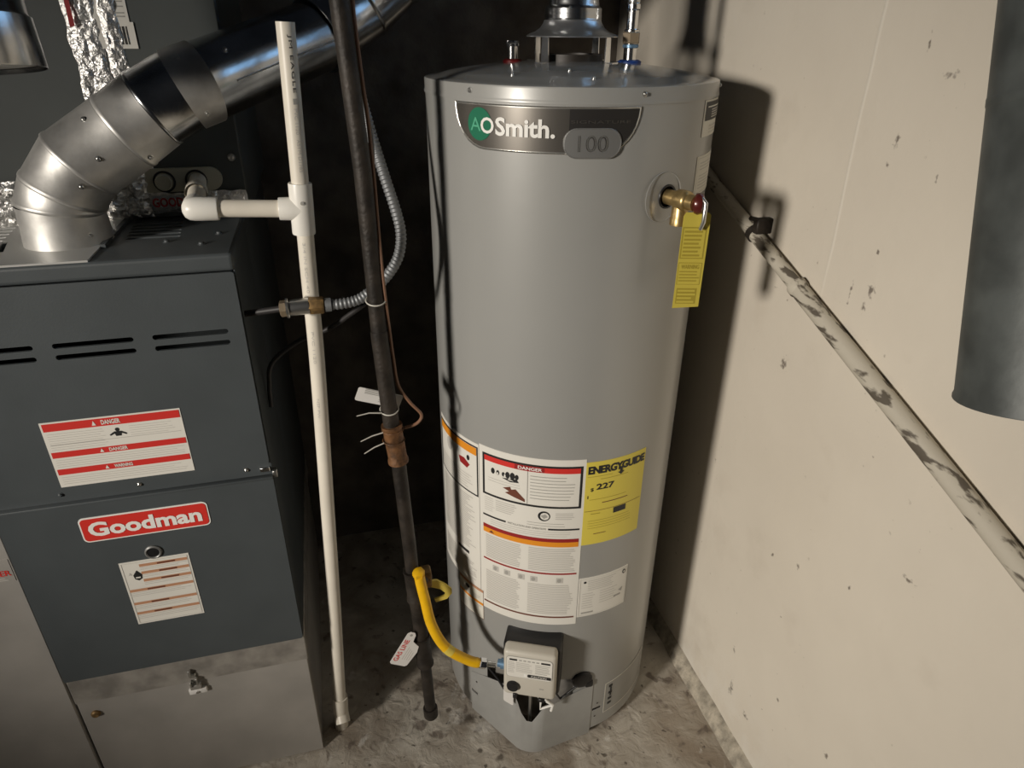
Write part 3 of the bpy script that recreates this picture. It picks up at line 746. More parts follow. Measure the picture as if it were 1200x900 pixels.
# zip ties
def zip_tie(z, xc, tail, lbl):
    t = thing('zip_tie', lbl, 'zip tie', (xc, -.035, z), 'zip ties on the gas pipe')
    mb = MB(); ring = [(xc+.0158*math.cos(2*math.pi*i/24), -.035+.0158*math.sin(2*math.pi*i/24), z+.004*math.sin(2*math.pi*i/24)) for i in range(25)]
    mb.tube(ring, .0013, 'zip_tie', 6); mb.build('loop', t)
    if tail:
        mb = MB(); a = Vector((xc-.014, -.046, z)); b = Vector(tail); mb.tube([a, a.lerp(b, .5)+Vector((0, 0, .003)), b], [.0013, .0012, .0009], 'zip_tie', 6); mb.build('tail', t)
    return t
zip_tie(1.103, .2085, None, 'white zip tie loop high on the iron gas pipe, above the hanging card')
zip_tie(.900, .2150, (.158, -.05, .902), 'pale zip tie holding the pale card to the iron gas pipe')
# coupling is wider: tails sprout from its edge
for z, tail, lbl in ((.858, (.160, -.05, .850), 'zip tie with pale tail at the top of the rusty pipe coupling'), (.836, (.164, -.05, .824), 'zip tie with bent pale tail around the middle of the rusty coupling')):
    t = thing('zip_tie', lbl, 'zip tie', (.218, -.035, z), 'zip ties on the gas pipe'); mb = MB(); xc = .218
    mb.tube([(xc+.0190*math.cos(2*math.pi*i/24), -.035+.0190*math.sin(2*math.pi*i/24), z) for i in range(25)], .0012, 'iron_rust', 6); mb.build('loop', t)
    mb = MB(); a = Vector((xc-.0175, -.0425, z)); b = Vector(tail); mb.tube([a, a.lerp(b, .5)+Vector((0, 0, .002)), b], [.0013, .0012, .0009], 'zip_tie', 6); mb.build('tail', t)

# hanging cards
def card(name, lbl, o, ux, uz, poly, k, deco, cat='tag'):
    o, ux, uz = Vector(o), Vector(ux).normalized(), Vector(uz); uz = (uz-ux*uz.dot(ux)).normalized(); nn = ux.cross(uz)
    if nn.y > 0: nn = -nn
    L = Label(lambda u, v, h: o+ux*u+uz*v+nn*h, 1, .0006, .0004)
    L.prism(poly, -.0006, .0004, k, lambda a, b, d: o+ux*a+uz*b+nn*d); deco(L)
    b = o.copy(); ob = L.build(name, loc=b); return tag(ob, lbl, cat)
def d1(L):
    for i in range(4): L.rect(-.028, .005+.003*i, .022, .0062+.003*i, 'print_grey', 1)
    L.rect(.0, -.008, .03, -.0068, 'print_grey', 1); L.rect(.0, -.004, .03, -.0028, 'print_grey', 1)
card('gas_line_card', 'small pale card strapped behind the rusty gas pipe coupling', (.200, -.0165, .914), (.92, 0, -.34), (.05, -.2, 1), rrect(-.040, .040, -.0145, .0155, .004), 'tag_white', d1)
def d2(L):
    L.text('GAS LINE', -.030, .004, .032, .015, 'print_red', 0, .02)
    for i in range(4): L.rect(-.022, -.004-.005*i, .014-.004*i, -.0026-.005*i, 'print_light', 0)
    L.ell(.046, .0085, .0032, .0032, 'print_grey', 0)
card('shut_off_tag', 'white tag with red lettering hanging low on the gas pipe', (.2035, -.0515, .318), (.50, 0, .86), (-.86, 0, .5),
     [(-.036, -.022), (.004, -.026), (.020, -.022), (.030, -.004), (.048, -.001), (.054, .004), (.054, .013), (.048, .018), (-.036, .018), (-.040, .014), (-.040, -.018)], 'tag_white', d2)

# ------------------------------------------------------------------ water heater
HX, HY, R, HH = .58, .1245, .25, 1.4226
def pol(a, r, z): return Vector((HX+r*math.cos(rad(a)), HY+r*math.sin(rad(a)), z))
wh = thing('water_heater', 'tall grey cylindrical gas water heater with white and yellow stickers', 'water heater', (HX, HY, .0))
zs = [.024, .05, .08, .12, .17, .215, .3]+[.4+.1*i for i in range(8)]+[1.2, 1.26, 1.32, 1.402]
prof = [(R, z) for z in zs]+[(R-.0016, 1.402), (R-.0016, .7), (R-.0016, .024), (R, .024)]
mb = MB(); mb.lathe(prof, 'jacket', (HX, HY, 0), (0, 0, 1), 160); jk = mb.build('jacket', wh); weld(jk)
def wedge(a0, a1, z0, z1, r0=.236, r1=.268, k='jacket'):
    n = max(2, int(abs(a1-a0)/2)); pp = [pol(a0+(a1-a0)*i/n, r1, 0) for i in range(n+1)]+[pol(a1+(a0-a1)*i/n, r0, 0) for i in range(n+1)]
    mb = MB(); mb.prism([(p.x, p.y) for p in pp], z0, z1, k, lambda a, b, d: Vector((a, b, d))); return mb.build('opening_cutter', wh)
nv_ = pol(-69.6, 1, 0)-pol(-69.6, 0, 0)
mb = MB(); mb.lathe([(0, -.02), (.0165, -.02), (.0165, .02), (0, .02)], 'jacket', pol(-69.6, R, 1.262), nv_, 32); rc_ = mb.build('opening_cutter', wh); weld(rc_)
cut(jk, [wedge(-141, -94, .05, .212), wedge(-82, -76.6, .082, .090), wedge(-153.2, -147.8, .075, .083), rc_]); resharp(jk, 30)
mb = MB(); mb.lathe([(0, .045), (.222, .045), (.222, 1.375), (0, 1.375)], 'sheet_flange', (HX, HY, 0), (0, 0, 1), 64); mb.build('inner_tank', wh)
mb = MB(); prof = [(R-.001, 1.3985), (R+.0016, 1.3985), (R+.0018, 1.4005), (R+.0012, 1.4030), (R+.0006, 1.4050), (R+.0006, HH-.004), (R-.0003, HH-.0012), (R-.003, HH)]
for i in range(1, 15):
    t = (R-.003)*(1-i/14); prof.append((t, HH+.025*(1-(t/(R-.003))**2)-(.002 if 0 < i < 2 else 0)))
mb.lathe(prof[:7], 'jacket', (HX, HY, 0), (0, 0, 1), 160); tcap = mb.build('cap_rim', wh)
mb = MB(); mb.lathe(prof[6:], 'jacket_top', (HX, HY, 0), (0, 0, 1), 128); top = mb.build('top_pan', wh)
for a in (-145.4, -84, -25, 35, 95, 155): screw(pol(a, R+.0006, 1.4125), pol(a, 1, 0)-pol(a, 0, 0), 'steel', .0028).build('screw', tcap)
for a, rr in ((-110, .16), (-100, .21), (-135, .20)): screw(pol(a, rr, HH+.025*(1-(rr/.247)**2)), (0, 0, 1), 'steel', .002).build('screw', top)
for a in (-60, 60, 180):
    mb = MB(); p = pol(a, .20, 0); mb.lathe([(.018, -.006), (.014, .022), (.014, .026)], 'iron', (p.x, p.y, 0), (0, 0, 1), 12); mb.build('foot', wh)

def cylfn(u, v, h, r=R):
    a = u/R; return Vector((HX+(r+h)*math.cos(a), HY+(r+h)*math.sin(a), v))
U = lambda deg: R*rad(deg)
# brand plate
L = Label(cylfn, .008, .0012, .0008)
def plate_pts(inset):
    pts = []
    tl, tr = U(-152.5)+inset*1.2, U(-85.2)-inset; zt = 1.3955-inset; zb = 1.332+inset
    n = 24
    for i in range(n+1): pts.append((tl+(tr-tl)*i/n, zt))
    for i in range(1, 9):                       # right shoulder sweeping in
        t = i/8; pts.append((tr-.055*(1-math.cos(t*math.pi/2))-.002*t, zt-(zt-zb)*math.sin(t*math.pi/2)))
    x_end = tr-.057; x_st = tl+.060
    for i in range(1, n): pts.append((x_end+(x_st-x_end)*i/n, zb))
    for i in range(9):
        t = i/8; pts.append((tl+.060*(1-math.sin(t*math.pi/2)), zb+(zt-zb)*(1-math.cos(t*math.pi/2))))
    return pts[:-1]
def fill_cyl(L, pts, k, h):
    """polygon on the cylinder cut into thin vertical strips so that it hugs the curve"""
    us = sorted(set(round(p[0], 5) for p in pts)); vs = []; fs = []
    fine = []
    for a, b in zip(us[:-1], us[1:]):
        m = max(1, int((b-a)/.006)+1); fine += [a+(b-a)*i/m for i in range(m)]
    fine.append(us[-1])
    def span(u):
        hits = []
        for (a, va), (b, vb) in zip(pts, pts[1:]+pts[:1]):
            if abs(a-b) < 1e-9: continue
            if min(a, b)-1e-7 <= u <= max(a, b)+1e-7: hits.append(va+(vb-va)*(u-a)/(b-a))
        return (min(hits), max(hits)) if hits else (0, 0)
    for u in fine:
        lo, hi = span(u); vs += [L.fn(u, lo, h), L.fn(u, hi, h)]
    for i in range(len(fine)-1): fs.append([2*i, 2*i+2, 2*i+3, 2*i+1])
    L.add(vs, fs, k)
fill_cyl(L, plate_pts(0), 'badge_rim', .0016); fill_cyl(L, plate_pts(.0022), 'badge', .0022)
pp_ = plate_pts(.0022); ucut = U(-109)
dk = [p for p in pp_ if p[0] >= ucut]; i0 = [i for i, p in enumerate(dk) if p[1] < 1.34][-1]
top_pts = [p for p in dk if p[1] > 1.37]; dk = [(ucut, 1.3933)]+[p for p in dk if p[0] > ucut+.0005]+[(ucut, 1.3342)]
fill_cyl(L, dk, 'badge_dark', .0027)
pe = plate_pts(0)
for i in range(len(pe)):          # raised bright edge
    a, b = pe[i], pe[(i+1) % len(pe)]
    L.tube([L.fn(*a, .0018), L.fn(*b, .0018)], .0011, 'badge_rim', 6, False)
bd = L.build('brand_plate', wh)
L = Label(cylfn, .008, .0030, .0004)
gx = U(-141); L.ell(gx, 1.3670, .0222, .0235, 'logo_green', 0)
L.text('A', gx-.0165, 1.3570, gx+.0030, 1.3760, 'logo_green2', 1, .0)
L.text('O', gx+.0030, 1.3545, gx+.0265, 1.3775, 'white_print', 2, .02)
L.build('logo_disc', bd); L = Label(cylfn, .008, .0030, .0004)
L.text('Smith.', gx+.0290, 1.3530, U(-113.5), 1.3790, 'white_print', 2, .028)
L.build('brand_lettering', bd); L = Label(cylfn, .008, .0030, .0004)
L.text('SIGNATURE', U(-108.5), 1.3745, U(-88.5), 1.3785, 'badge', 1, .0)
L.build('series_lettering', bd)
L = Label(cylfn, .008, .0034, .0012)
ovp = rrect(U(-110.4), U(-91.7), 1.3275, 1.3665, .0185, 8)
fill_cyl(L, ovp, 'badge_oval', .0052)
for i in range(len(ovp)):
    a, b = ovp[i], ovp[(i+1) % len(ovp)]
    L.tube([L.fn(*a, .0035), L.fn(*b, .0035)], .0020, 'badge_oval', 6, False)
L.text('100', U(-105.8), 1.336, U(-96), 1.3585, 'badge_rim', 2, -.012); L.text('100', U(-105.9), 1.3355, U(-96.1), 1.3580, 'badge_dark', 1.6, .0)
L.build('series_oval', bd)

# stickers ------------------------------------------------
# left instruction sticker
L = Label(cylfn, .010)
a0, a1 = U(-179), U(-144.3); t0 = .792
L.rect(a0, .425, a1, t0, 'white_label'); L.rect(U(-161), .340, U(-142.6), .4249, 'white_label2', 0)
L.frame(a0+.002, .668, a1-.002, .785, .0032, 'print_black')
L.rect(a0+.006, .764, a1-.006, .781, 'print_orange')
L.poly([(U(-158), .742), (U(-154), .744), (U(-150), .735), (U(-152), .724), (U(-157), .728)], 'print_dred', 1)
L.ell(U(-167), .748, .012, .015, 'print_light', 1); L.ell(U(-151), .750, .004, .006, 'print_black', 2)
L.lines(a0+.008, .672, a1-.008, .712, .0062, 'print_light', .2)
L.lines(a0+.012, .520, a1-.010, .660, .0048, 'print_light', .42); L.rect(U(-161), .503, U(-152), .511, 'print_black')
L.lines(a0+.012, .440, a1-.010, .497, .0048, 'print_light', .42)
L.rect(U(-161)+.001, .418, U(-142.6)-.001, .425, 'print_tan', 1.5); L.rect(U(-161)+.001, .380, U(-142.6)-.001, .3865, 'print_orange')
L.ell(U(-154), .408, .007, .005, 'print_black', 1); L.lines(U(-160), .388, U(-144), .403, .005, 'print_light', .3); L.lines(U(-160), .345, U(-144), .376, .0045, 'print_light', .4)
L.frame(U(-161), .340, U(-142.6), .4249, .0008, 'print_brown', 1)
L.build('instruction_sticker', wh)
# main warning sticker
L = Label(cylfn, .010)
b0, b1 = U(-144), U(-95.3); L.rect(b0, .382, b1, .796, 'white_label')
m0, m1 = U(-142), U(-96.6); L.frame(m0, .686, m1, .782, .0045, 'print_black')
L.rect(m0+.0045, .766, m1-.0045, .7775, 'print_red'); L.text('DANGER', U(-124.5), .7685, U(-114), .7755, 'white_print', 2, .02)
L.rect(U(-126), .7665, U(-113), .777, 'print_dred', 1.5)
L.rect(U(-120.3), .691, U(-120.0), .766, 'print_grey')
for a, s_ in ((-136.5, 1), (-134, .8), (-131.3, .75), (-129.3, 1.1), (-127, 1.2), (-125, .9)):
    L.ell(U(a), .745+.002*s_, .0042*s_, .0068*s_, 'print_black', 1, 12)
L.poly([(U(-132), .738), (U(-125), .742), (U(-124), .735), (U(-128), .733)], 'print_black', 1)
for a, s_ in ((-134, .735), (-130.5, .752)): L.ell(U(a), .745, .0018, .003, 'white_label', 2, 8)
L.poly([(U(-131.5), .716), (U(-128), .722), (U(-127.5), .716), (U(-125.5), .719), (U(-121.2), .700), (U(-121.2), .694), (U(-126), .700), (U(-130.5), .706), (U(-128.5), .711)], 'print_brown', 1)
L.lines(U(-139), .722, U(-122), .732, .006, 'print_light', .14)
L.lines(U(-119), .705, U(-99), .760, .0072, 'print_grey', .20)
L.lines(m0+.03, .655, U(-125), .682, .0046, 'print_light', .35); L.lines(m0+.004, .648, m0+.028, .682, .005, 'print_light', .2); L.lines(U(-120), .640, U(-99), .652, .006, 'print_grey', .16)
L.ell(U(-112.5), .6665, .0118, .0118, 'print_black', 1); L.ell(U(-112.2), .6665, .0085, .0085, 'white_label', 2); L.poly([(U(-114), .668), (U(-112), .672), (U(-110.8), .666), (U(-112.5), .661)], 'print_grey', 3)
L.lines(U(-107.5), .659, U(-99), .676, .0043, 'print_light', .4)
L.rect(m0, .6335, U(-130), .6375, 'print_black'); L.rect(U(-110.5), .6335, m1, .6375, 'print_black'); L.text('INSTALLATION AND OPERATION', U(-129), .6332, U(-111.5), .638, 'print_grey', 1, .01)
L.lines(U(-138), .616, U(-100), .631, .005, 'print_light', .2)
L.rect(m0, .604, m1, .6125, 'print_dred'); L.rect(m0, .592, m1, .604, 'print_orange')
L.poly([(U(-138.8), .595), (U(-136), .595), (U(-137.4), .601)], 'print_brown', 2)
L.lines(m0+.006, .527, U(-122.5), .588, .0046, 'print_light', .45, ragged=.12); L.lines(U(-119), .527, m1-.004, .588, .0046, 'print_light', .45, ragged=.12)
L.rect(m0, .5205, m1, .5245, 'print_dred')
for a in (-135, -129, -122, -116, -104):
    L.rect(U(a)-.008, .4985, U(a)+.006, .512, 'print_light', 1); L.ell(U(a)-.002, .505, .004, .005, 'print_grey', 2, 10)
L.lines(m0+.006, .412, U(-122.5), .494, .0046, 'print_light', .45, ragged=.12); L.lines(U(-119), .412, m1-.004, .494, .0046, 'print_light', .45, ragged=.12)
L.rect(m0, .4015, m1, .4055, 'print_brown')
L.build('danger_sticker', wh)
# energy guide
L = Label(cylfn, .010, .0010)
y0, y1 = U(-95.3), U(-65.2); L.rect(y0, .5935, y1, .7885, 'yellow_label')
L.text('ENERGYGUIDE', y0+.004, .7615, y1-.003, .7795, 'print_black', 1, .05, .92)
L.poly([(U(-79.5), .768), (U(-78.3), .768), (U(-78.3), .757), (U(-77.3), .757), (U(-78.9), .750), (U(-80.5), .757), (U(-79.5), .757)], 'print_black', 2)
L.rect(y0+.004, .7555, U(-83), .7563, 'yellow_tag_print'); L.rect(y0+.03, .7480, U(-75), .7490, 'yellow_tag_print')
L.text('227', U(-90.2), .7245, U(-81.8), .7385, 'print_black', 1, .03); L.text('$', U(-92.8), .7215, U(-91.4), .7305, 'print_black', 1, .01)
L.rect(U(-94), .706, U(-93.6), .713, 'print_black'); L.rect(U(-93), .7025, U(-75), .7033, 'yellow_tag_print')
L.rect(U(-87), .692, U(-74), .6938, 'print_brown'); L.rect(y0+.002, .6755, y1-.004, .6764, 'print_brown')
L.rect(U(-81), .661, U(-74.5), .6745, 'print_black'); L.rect(U(-92), .668, U(-87.5), .6694, 'yellow_tag_print')
L.lines(U(-93), .628, U(-70), .655, .006, 'yellow_tag_print', .12); L.rect(U(-90), .6185, U(-84), .6199, 'print_brown')
L.build('energy_sticker', wh)
# rating plate
L = Label(cylfn, .010); w0, w1 = U(-95), U(-68.6)
L.rect(w0, .3995, w1, .506, 'white_label'); L.frame(w0+.003, .403, w1-.002, .5025, .0006, 'print_light')
L.ell(U(-92), .494, .003, .003, 'print_black', 1, 10); L.ell(U(-71), .493, .004, .006, 'print_black', 1, 12); L.ell(U(-71), .493, .002, .003, 'white_label', 2, 12)
L.lines(U(-90.5), .470, U(-75), .499, .005, 'print_light', .3); L.lines(U(-93), .420, U(-86.5), .466, .0065, 'print_light', .22); L.lines(U(-84), .425, U(-74), .466, .0065, 'print_light', .22)
L.poly([(U(-73.5), .446), (U(-71), .452), (U(-71.5), .440)], 'print_grey', 1); L.rect(U(-76), .431, U(-72), .436, 'print_grey'); L.rect(U(-93), .4075, U(-87), .4115, 'print_grey')
L.build('rating_sticker', wh)
# right-hand stickers
L = Label(cylfn, .008); L.rect(U(-52.2), .0+1.343, U(-28), 1.4005-.003, 'white_label2'); L.rect(U(-51), 1.367, U(-29), 1.395, 'print_black')
L.rect(U(-49.5), 1.3865, U(-31), 1.3885, 'white_label2', 2)
for i in range(4): L.rect(U(-45), 1.371+.0036*i, U(-31), 1.3728+.0036*i, 'print_light', 2)
L.lines(U(-46), 1.347, U(-32), 1.361, .005, 'print_light', .3); L.build('caution_sticker', wh)
L = Label(cylfn, .008); L.rect(U(-53), 1.252, U(-28), 1.314, 'white_label2'); L.frame(U(-52), 1.255, U(-30), 1.311, .001, 'print_light')
L.lines(U(-50), 1.29, U(-36), 1.305, .005, 'print_light', .35); L.lines(U(-50), 1.258, U(-34), 1.285, .005, 'print_light', .35); L.build('notice_sticker', wh)
L = Label(cylfn, .008); L.rect(U(-75.2), .060, U(-40), .160, 'shield_paint'); L.frame(U(-75.2), .060, U(-40), .160, .0024, 'white_label2', 1)
for z in (.140, .118, .098, .082): L.rect(U(-72.5), z, U(-70.0), z+.008, 'print_black')
L.rect(U(-71.5), .110, U(-70.5), .140, 'print_black', 2); L.build('access_sticker', wh)

# draught hood legs and collar sit on the top pan
for a in (-145, -55, 35, 125):
    p = pol(a, .073, 0); mb = MB(); zb = HH+.0225
    n = (pol(a, 1, 0)-pol(a, 0, 0)); tn = Vector((-n.y, n.x, 0))
    mb.prism([(-.0075, zb-.004), (.0075, zb-.004), (.0062, 1.484), (-.0062, 1.484)], -.001, .001, 'chrome', lambda u, v, d: Vector((p.x, p.y, v))+tn*u+n*d)
    mb.prism([(-.0085, 0), (.0085, 0), (.0085, .016), (-.0085, .016)], zb-.004, zb+.0005, 'chrome', lambda u, v, d: Vector((p.x, p.y, d))+tn*u+n*v)
    mb.build('hood_leg', wh)
mb = MB(); mb.lathe([(.054, HH+.018), (.054, HH+.034), (.0515, HH+.034), (.0515, HH+.018)], 'drip_leg', (HX, HY, 0), (0, 0, 1), 40)
mb.lathe([(.0515, HH+.022), (0, HH+.022)], 'iron', (HX, HY, 0), (0, 0, 1), 32); mb.build('flue_collar', wh)
def nipple(c, ringk, z1, r, name):
    z = HH+.020; mb = MB()
    mb.lathe([(r*.8, 0), (r, .001), (r, z1-z), (r*.75, z1-z), (r*.75, .005)], 'chrome', (c[0], c[1], z), (0, 0, 1), 20); o = mb.build(name, wh)
    mb = MB(); mb.lathe([(r*1.0, 0), (r*1.75, 0), (r*1.8, .004), (r*1.4, .0065), (r*1.0, .0065)], ringk, (c[0], c[1], z-.001), (0, 0, 1), 24); mb.build('colour_ring', o); return o
hot = nipple((.4835, .1505), 'red_ring', 1.475, .0092, 'hot_nipple')
mb = MB(); mb.lathe([(.009, 0), (.0112, .001), (.0105, .004), (.0115, .006), (.010, .009), (.0075, .009)], 'chrome', (.4835, .1505, 1.467), (0, 0, 1), 14); mb.build('thread', hot)
cold = nipple((.6765, .0985), 'blue_ring', 1.473, .0112, 'cold_nipple')
mb = MB(); mb.lathe([(.0112, 0), (.0135, .001), (.0135, .005), (.0112, .006)], 'blue_nut', (.6765, .0985, 1.466), (0, 0, 1), 20); mb.build('blue_collar', cold)

# relief valve
A_ = -69.6; nv = pol(A_, 1, 0)-pol(A_, 0, 0); tv = Vector((-nv.y, nv.x, 0)); zv = 1.262
rv = None
mb = MB(); mb.lathe([(.0375, 0), (.0385, .0008), (.0395, 0)], 'jacket', pol(A_-2, R, zv), nv, 40); mb.build('embossed_ring', wh)
mb = MB(); mb.lathe([(.0190, 0), (.0185, .0014), (.0160, .0014), (.0160, -.004)], 'black_plastic', pol(A_, R, zv), nv, 28); mb.build('valve_gasket', wh)
mb = MB(); mb.lathe([(.0118, -.02), (.0118, .020), (.0150, .022), (.0158, .026), (.0158, .040), (.0148, .043), (.0120, .045), (.0120, .058), (0, .058)], 'brass', pol(A_, R, zv), nv, 24)
mb.lathe([(.0125, 0), (.0128, .022), (.0140, .024), (.0140, .034), (.0105, .034), (.0105, .02), (0, .02)], 'brass', pol(A_, R+.029, zv-.004), (0, 0, -1), 24)
rv = mb.build('relief_valve', wh)
mb = MB(); hp_ = pol(A_, R+.057, zv)
mb.lathe([(.006, -.004), (.0150, 0), (.0165, .005), (.0145, .011), (.007, .014), (0, .0145)], 'lever_red', hp_+Vector((0, 0, .0)), nv*.75+tv*.55, 20); mb.build('lever_cap', rv)
mb = MB(); q0 = hp_+nv*.012+Vector((0, 0, .010)); mb.tube([q0, q0+nv*.008+Vector((0, 0, -.006)), q0+nv*.008+Vector((0, 0, -.034)), q0+nv*.004+Vector((0, 0, -.046))], [.003, .0035, .0035, .003], 'steel', 10); mb.build('lever', rv)

# gas control valve
A_ = -115; gn = pol(A_, 1, 0)-pol(A_, 0, 0); gt = Vector((-gn.y, gn.x, 0)); go = Vector((HX, HY, 0))
gx_ = lambda v: go+gt*v.x+gn*v.y+Vector((0, 0, v.z))        # local: x across, y radius, z up
mb = MB(gx_); mb.box(-.060, .062, .236, .294, .222, .359, 'black_plastic', .008, 3); gb = mb.build('valve_backing', wh)
mb = MB(gx_); mb.box(-.0555, .0555, .283, .316, .231, .362, 'valve_white', .009, 4); gv = mb.build('gas_valve', wh)
L = Label(lambda u, v, h: gx_(Vector((u, .316+h, v-.027))), 1, .0006, .0005)
L.poly(rrect(-.049, .048, .317, .378, .008), 'print_grey', 0); L.poly(rrect(-.048, .047, .318, .377, .0075), 'white_label', .6)
L.rect(-.042, .366, -.026, .371, 'print_black', 1); L.rect(.024, .366, .043, .371, 'print_black', 1)
for i in range(5): L.rect(-.022+.009*i, .367, -.016+.009*i, .3702, 'print_grey', 1)
L.poly(rrect(-.004, .046, .3215, .3305, .003), 'print_black', 1); L.text('CAUTION', .004, .3235, .036, .3285, 'white_label', 2, .01)
L.rect(-.0115, .322, -.005, .330, 'white_print', 1)
L.lines(-.045, .328, -.030, .363, .0042, 'print_light', .4); L.lines(-.028, .334, .008, .363, .0042, 'print_light', .4); L.lines(.012, .334, .044, .363, .0048, 'print_grey', .3)
L.rect(.022, .289, .031, .2915, 'print_grey', 0)
L.build('valve_sticker', gv)
mb = MB(gx_); mb.lathe([(.0135, 0), (.0135, .004), (.0115, .008), (0, .0085)], 'black_plastic', (-.034, .3155, .2635), (0, 1, 0), 24); mb.build('igniter_button', gv)
mb = MB(gx_); mb.box(-.034, -.025, .300, .3195, .2265, .240, 'black_plastic', .001, 1); mb.build('wire_plug', gv)
mb = MB(gx_); mb.box(.020, .034, .290, .3185, .225, .234, 'black_plastic', .001, 1); mb.build('wire_plug', gv)
mb = MB(gx_); mb.lathe([(.0115, 0), (.0115, .010), (.0085, .011), (.0085, .017), (.006, .017), (0, .017)], 'blue_nut', (-.0555, .2865, .2885), (-1, 0, 0), 16); mb.build('gas_inlet', gv)

# lower front: opening, shield, burner tubes
sh = []
nodes = [(-153, .2515), (-121, .2835), (-119, .2865), (-116.5, .2880), (-114, .2880), (-111.5, .2860), (-109.5, .2825), (-83, .2515)]
pl_ = [pol(a, r, 0) for a, r in nodes]
ztop = {0: .140, 1: .168, 2: .138, 3: .116, 4: .115, 5: .138, 6: .156, 7: .178}
cols = []
for i in range(len(pl_)-1):
    n = 14 if i in (0, len(pl_)-2) else 2
    for k_ in range(n):
        t = k_/n; p = pl_[i].lerp(pl_[i+1], t); zt = ztop[i]+(ztop[i+1]-ztop[i])*t
        if i == 0: zt = .140+.055*min(1, t/.8) if t < .8 else .195-.027*((t-.8)/.2)**1.6
        rr = math.hypot(p.x-HX, p.y-HY)
        if rr < .2515: p = Vector((HX+(p.x-HX)*.2515/rr, HY+(p.y-HY)*.2515/rr, 0))
        cols.append((p, zt))
cols.append((pl_[-1], .178)); mb = MB(); vs = []; fs = []; n = len(cols)
for p, zt in cols:
    d = Vector((p.x-HX, p.y-HY, 0)).normalized(); q = p-d*.0016
    vs += [Vector((p.x, p.y, .010)), Vector((p.x, p.y, zt-.002)), Vector((p.x, p.y, zt))-d*.0008, Vector((q.x, q.y, zt-.001)), Vector((q.x, q.y, .010))]
for i in range(n-1):
    for j in range(5): fs.append([5*i+j, 5*i+(j+1) % 5, 5*i+5+(j+1) % 5, 5*i+5+j])
fs += [[4, 3, 2, 1, 0], [5*(n-1)+j for j in range(5)]]
mb.add(vs, fs, 'shield_paint'); shd = mb.build('burner_shield', wh, 50)
cut(shd, [wedge(-153.2, -147.8, .075, .083, .244, .262)]); resharp(shd, 50)
for a, z in ((-79.5, .107), (-80.5, .064), (-148.5, .120)):
    L = Label(cylfn, .006, .0022, .0005); L.ell(U(a), z, .0025, .0025, 'iron', 0, 10); L.build('rivet', wh)
mb = MB(); mb.tube([pol(-115.5, .268, .255), pol(-115.5, .268, .06)], .0042, 'steel', 12); mb.build('pilot_tube', wh)
mb = MB(); mb.tube([pol(-108, .278, .262), pol(-104, .272, .20), pol(-101, .258, .16), pol(-97, .256, .175), pol(-90, .252, .195)], .0022, 'black_plastic', 8); mb.build('ignition_wire', wh)
mb = MB(gx_); mb.tube([(.020, .292, .232), (.018, .293, .212), (.024, .293, .198), (.023, .292, .170), (.050, .290, .187), (.032, .293, .206), (.020, .293, .214)], .0029, 'white_print', 8)
mb.tube([(.036, .292, .198), (.050, .291, .188), (.047, .291, .168)], .0029, 'white_print', 8); mb.build('wire_clip', wh)
mb = MB(gx_); mb.prism(rrect(-.060, -.038, .165, .212, .004, 3), .2855, .2865, 'tag_white', lambda a, b, d: Vector((a, d, b-(a+.049)*.6))); mb.build('wire_tag', wh)
mb = MB(); pts = [pol(-141, .2535, .205), pol(-133, .262, .192), pol(-127, .274, .176), pol(-121, .276, .150)]; mb.tube(catmull(pts, 5), .0026, 'black_plastic', 8); mb.build('ignition_wire', wh)
# round sight window with cover
mb = MB(); cw = pol(-89.6, R, .204); nw = pol(-89.6, 1, 0)-pol(-89.6, 0, 0)
mb.lathe([(.0235, -.006), (.0235, .003), (.021, .005), (.012, .006), (0, .006)], 'black_plastic', cw, nw, 28)
mb.box(cw.x+.008, cw.x+.026, cw.y-.006, cw.y+.01, .178, .196, 'black_plastic', .003, 2); mb.build('sight_window', wh)

# ------------------------------------------------------------------ draught hood + vent of the heater
dh = thing('heater_vent', 'flared galvanized draft hood and vent pipe above the water heater', 'vent', (HX, HY, 1.482))
mb = MB(); mb.lathe([(.0765, 1.482), (.0770, 1.4835), (.072, 1.4865), (.062, 1.490), (.054, 1.4955), (.0490, 1.5025), (.0470, 1.508), (.0465, 1.522), (.0440, 1.523)], 'hood_metal', (HX, HY, 0), (0, 0, 1), 56); mb.build('draft_hood', dh)
mb = MB(); mb.lathe([(.0470, 1.506), (.0478, 1.508), (.0470, 1.510), (.0478, 1.513), (.0470, 1.516), (.0474, 1.524), (.0435, 1.527), (.0425, 1.529), (.0425, 1.532), (.0418, 1.534), (.0418, 2.2)], 'galvanized', (HX, HY, 0), (0, 0, 1), 56); mb.build('vent_pipe', dh)
a = -118; nn = pol(a, 1, 0)-pol(a, 0, 0); screw(pol(a, .0418, 1.541), nn, 'steel', .003).build('screw', dh)

wc = thing('water_connector', 'braided steel water connector with brass nut on the blue ringed cold inlet', 'hose', (.6765, .0985, 1.473))
c = Vector((.6765, .0985, 0)); mb = MB(); mb.lathe([(0, 1.4725), (.0145, 1.4725), (.0152, 1.474), (.0152, 1.4885), (.0135, 1.491), (0, 1.491)], 'brass_nut', c, (0, 0, 1), 6); mb.build('hex_nut', wc, 20)
mb = MB(); mb.lathe([(.0125, 1.490), (.0125, 1.4935), (.0098, 1.495), (.0098, 1.522), (.0115, 1.524), (.0115, 1.531), (.0095, 1.532)], 'chrome', c, (0, 0, 1), 24); mb.build('ferrule', wc)
mb = MB(); pts = catmull([(.6765, .0985, 1.530), (.6775, .0985, 1.60), (.69, .11, 1.75), (.70, .13, 2.0)], 40)
mb.tube(pts, [.0100+.0009*(i % 2) for i in range(len(pts))], 'steel', 14); mb.build('braided_hose', wc, 80)

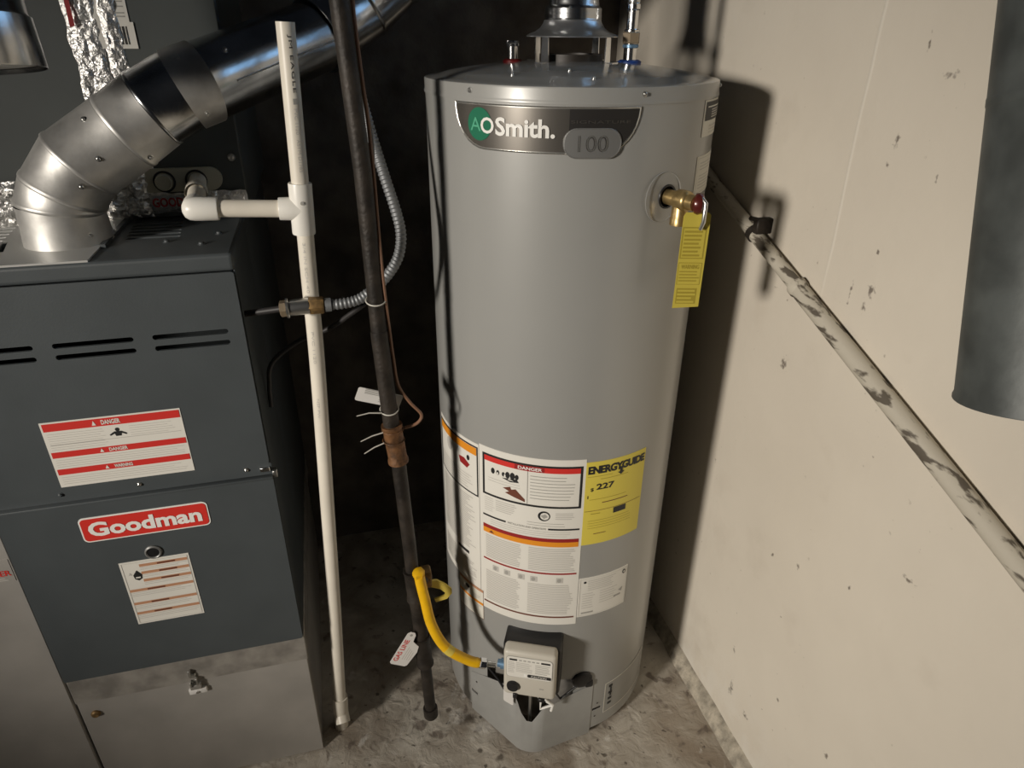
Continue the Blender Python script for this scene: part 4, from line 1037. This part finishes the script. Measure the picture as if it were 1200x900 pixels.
# relief valve tag
right = Vector((.965, -.261, 0)); 
o_ = pol(-69.6, R+.050, zv-.022)+right*.004+Vector((0, -.012, 0))
def d3(L):
    L.rect(-.0185, -.062, .0185, -.012, 'yellow_tag_print', 0); L.rect(-.0165, -.060, .0165, -.014, 'yellow_tag', 1)
    L.lines(-.015, -.058, .015, -.016, .0062, 'yellow_tag_print', .5, 2); L.rect(-.0185, -.104, .0185, -.068, 'yellow_tag_print', 0); L.rect(-.0175, -.103, .0175, -.069, 'yellow_tag', 1)
    L.text('WARNING', -.014, -.078, .014, -.071, 'yellow_tag_print', 2, .02); L.lines(-.016, -.102, .016, -.080, .005, 'yellow_tag_print', .4, 2)
    L.rect(-.0165, -.136, .0155, -.110, 'yellow_tag_print', 0); L.lines(-.015, -.135, .014, -.111, .0062, 'yellow_tag', .5, 1)
card('valve_tag', 'long yellow warning tag hanging from the brass relief valve', o_, right, (0, 0, 1), [(-.020, -.144), (.0215, -.141), (.022, .006), (.018, .010), (-.016, .010), (-.0195, .004)], 'yellow_tag', d3)

# ------------------------------------------------------------------ things on the right wall
PX = .9135; zz = lambda y_: 1.1578+.368*y_
wp = thing('wall_pipe', 'old overpainted steel pipe running diagonally along the cream wall', 'pipe', (PX, -.3, zz(-.3)))
mb = MB(); mb.tube([(PX, -.145, zz(-.145)), (PX, -1.3, zz(-1.3))], .0150, 'painted_pipe', 24); mb.build('thick_sleeve', wp)
mb = MB(); mb.tube([(PX, .60, zz(.6)), (PX, -.16, zz(-.16))], .0128, 'painted_pipe', 24); mb.build('pipe', wp)
mb = MB(); mb.lathe([(.0128, 0), (.0172, .001), (.0172, .012), (.0150, .016)], 'painted_pipe', (PX, -.140, zz(-.140)), (0, -1, -.368), 20); mb.build('joint', wp)
st = thing('pipe_strap', 'small metal clamp holding the diagonal pipe to the wall', 'bracket', (PX, .0, zz(0)))
mb = MB(); mb.lathe([(.0132, -.006), (.0160, -.006), (.0160, .006), (.0132, .006)], 'iron', (PX, .003, zz(.003)), (0, -1, -.368), 20); mb.build('ring', st)
mb = MB(); mb.box(.899, .9315, -.024, -.008, zz(0)+.006, zz(0)+.034, 'iron', .002, 1); mb.build('tab', st)
mb = MB(); mb.tube([(.910, -.016, zz(0)+.030), (.885, -.018, zz(0)+.036)], .004, 'iron', 10); mb.build('bolt', st)

dc = thing('round_duct', 'weathered dark grey round duct end hanging beside the cream wall', 'duct', (.8485, -.633, 1.15))
ax = Vector((0, .235, .972)).normalized(); o_ = Vector((.8485, -.633, 1.15))
mb = MB(); mb.lathe([(.0735, .003), (.0765, 0), (.0765, .002), (.0750, .006), (.0750, .95), (.0735, .95), (.0735, .003)], 'duct_old', o_, ax, 56); mb.build('duct_pipe', dc)
mb = MB(); mb.lathe([(.0750, .298), (.0756, .300), (.0756, .306), (.075, .308)], 'duct_old', o_, ax, 56); mb.build('joint_band', dc)
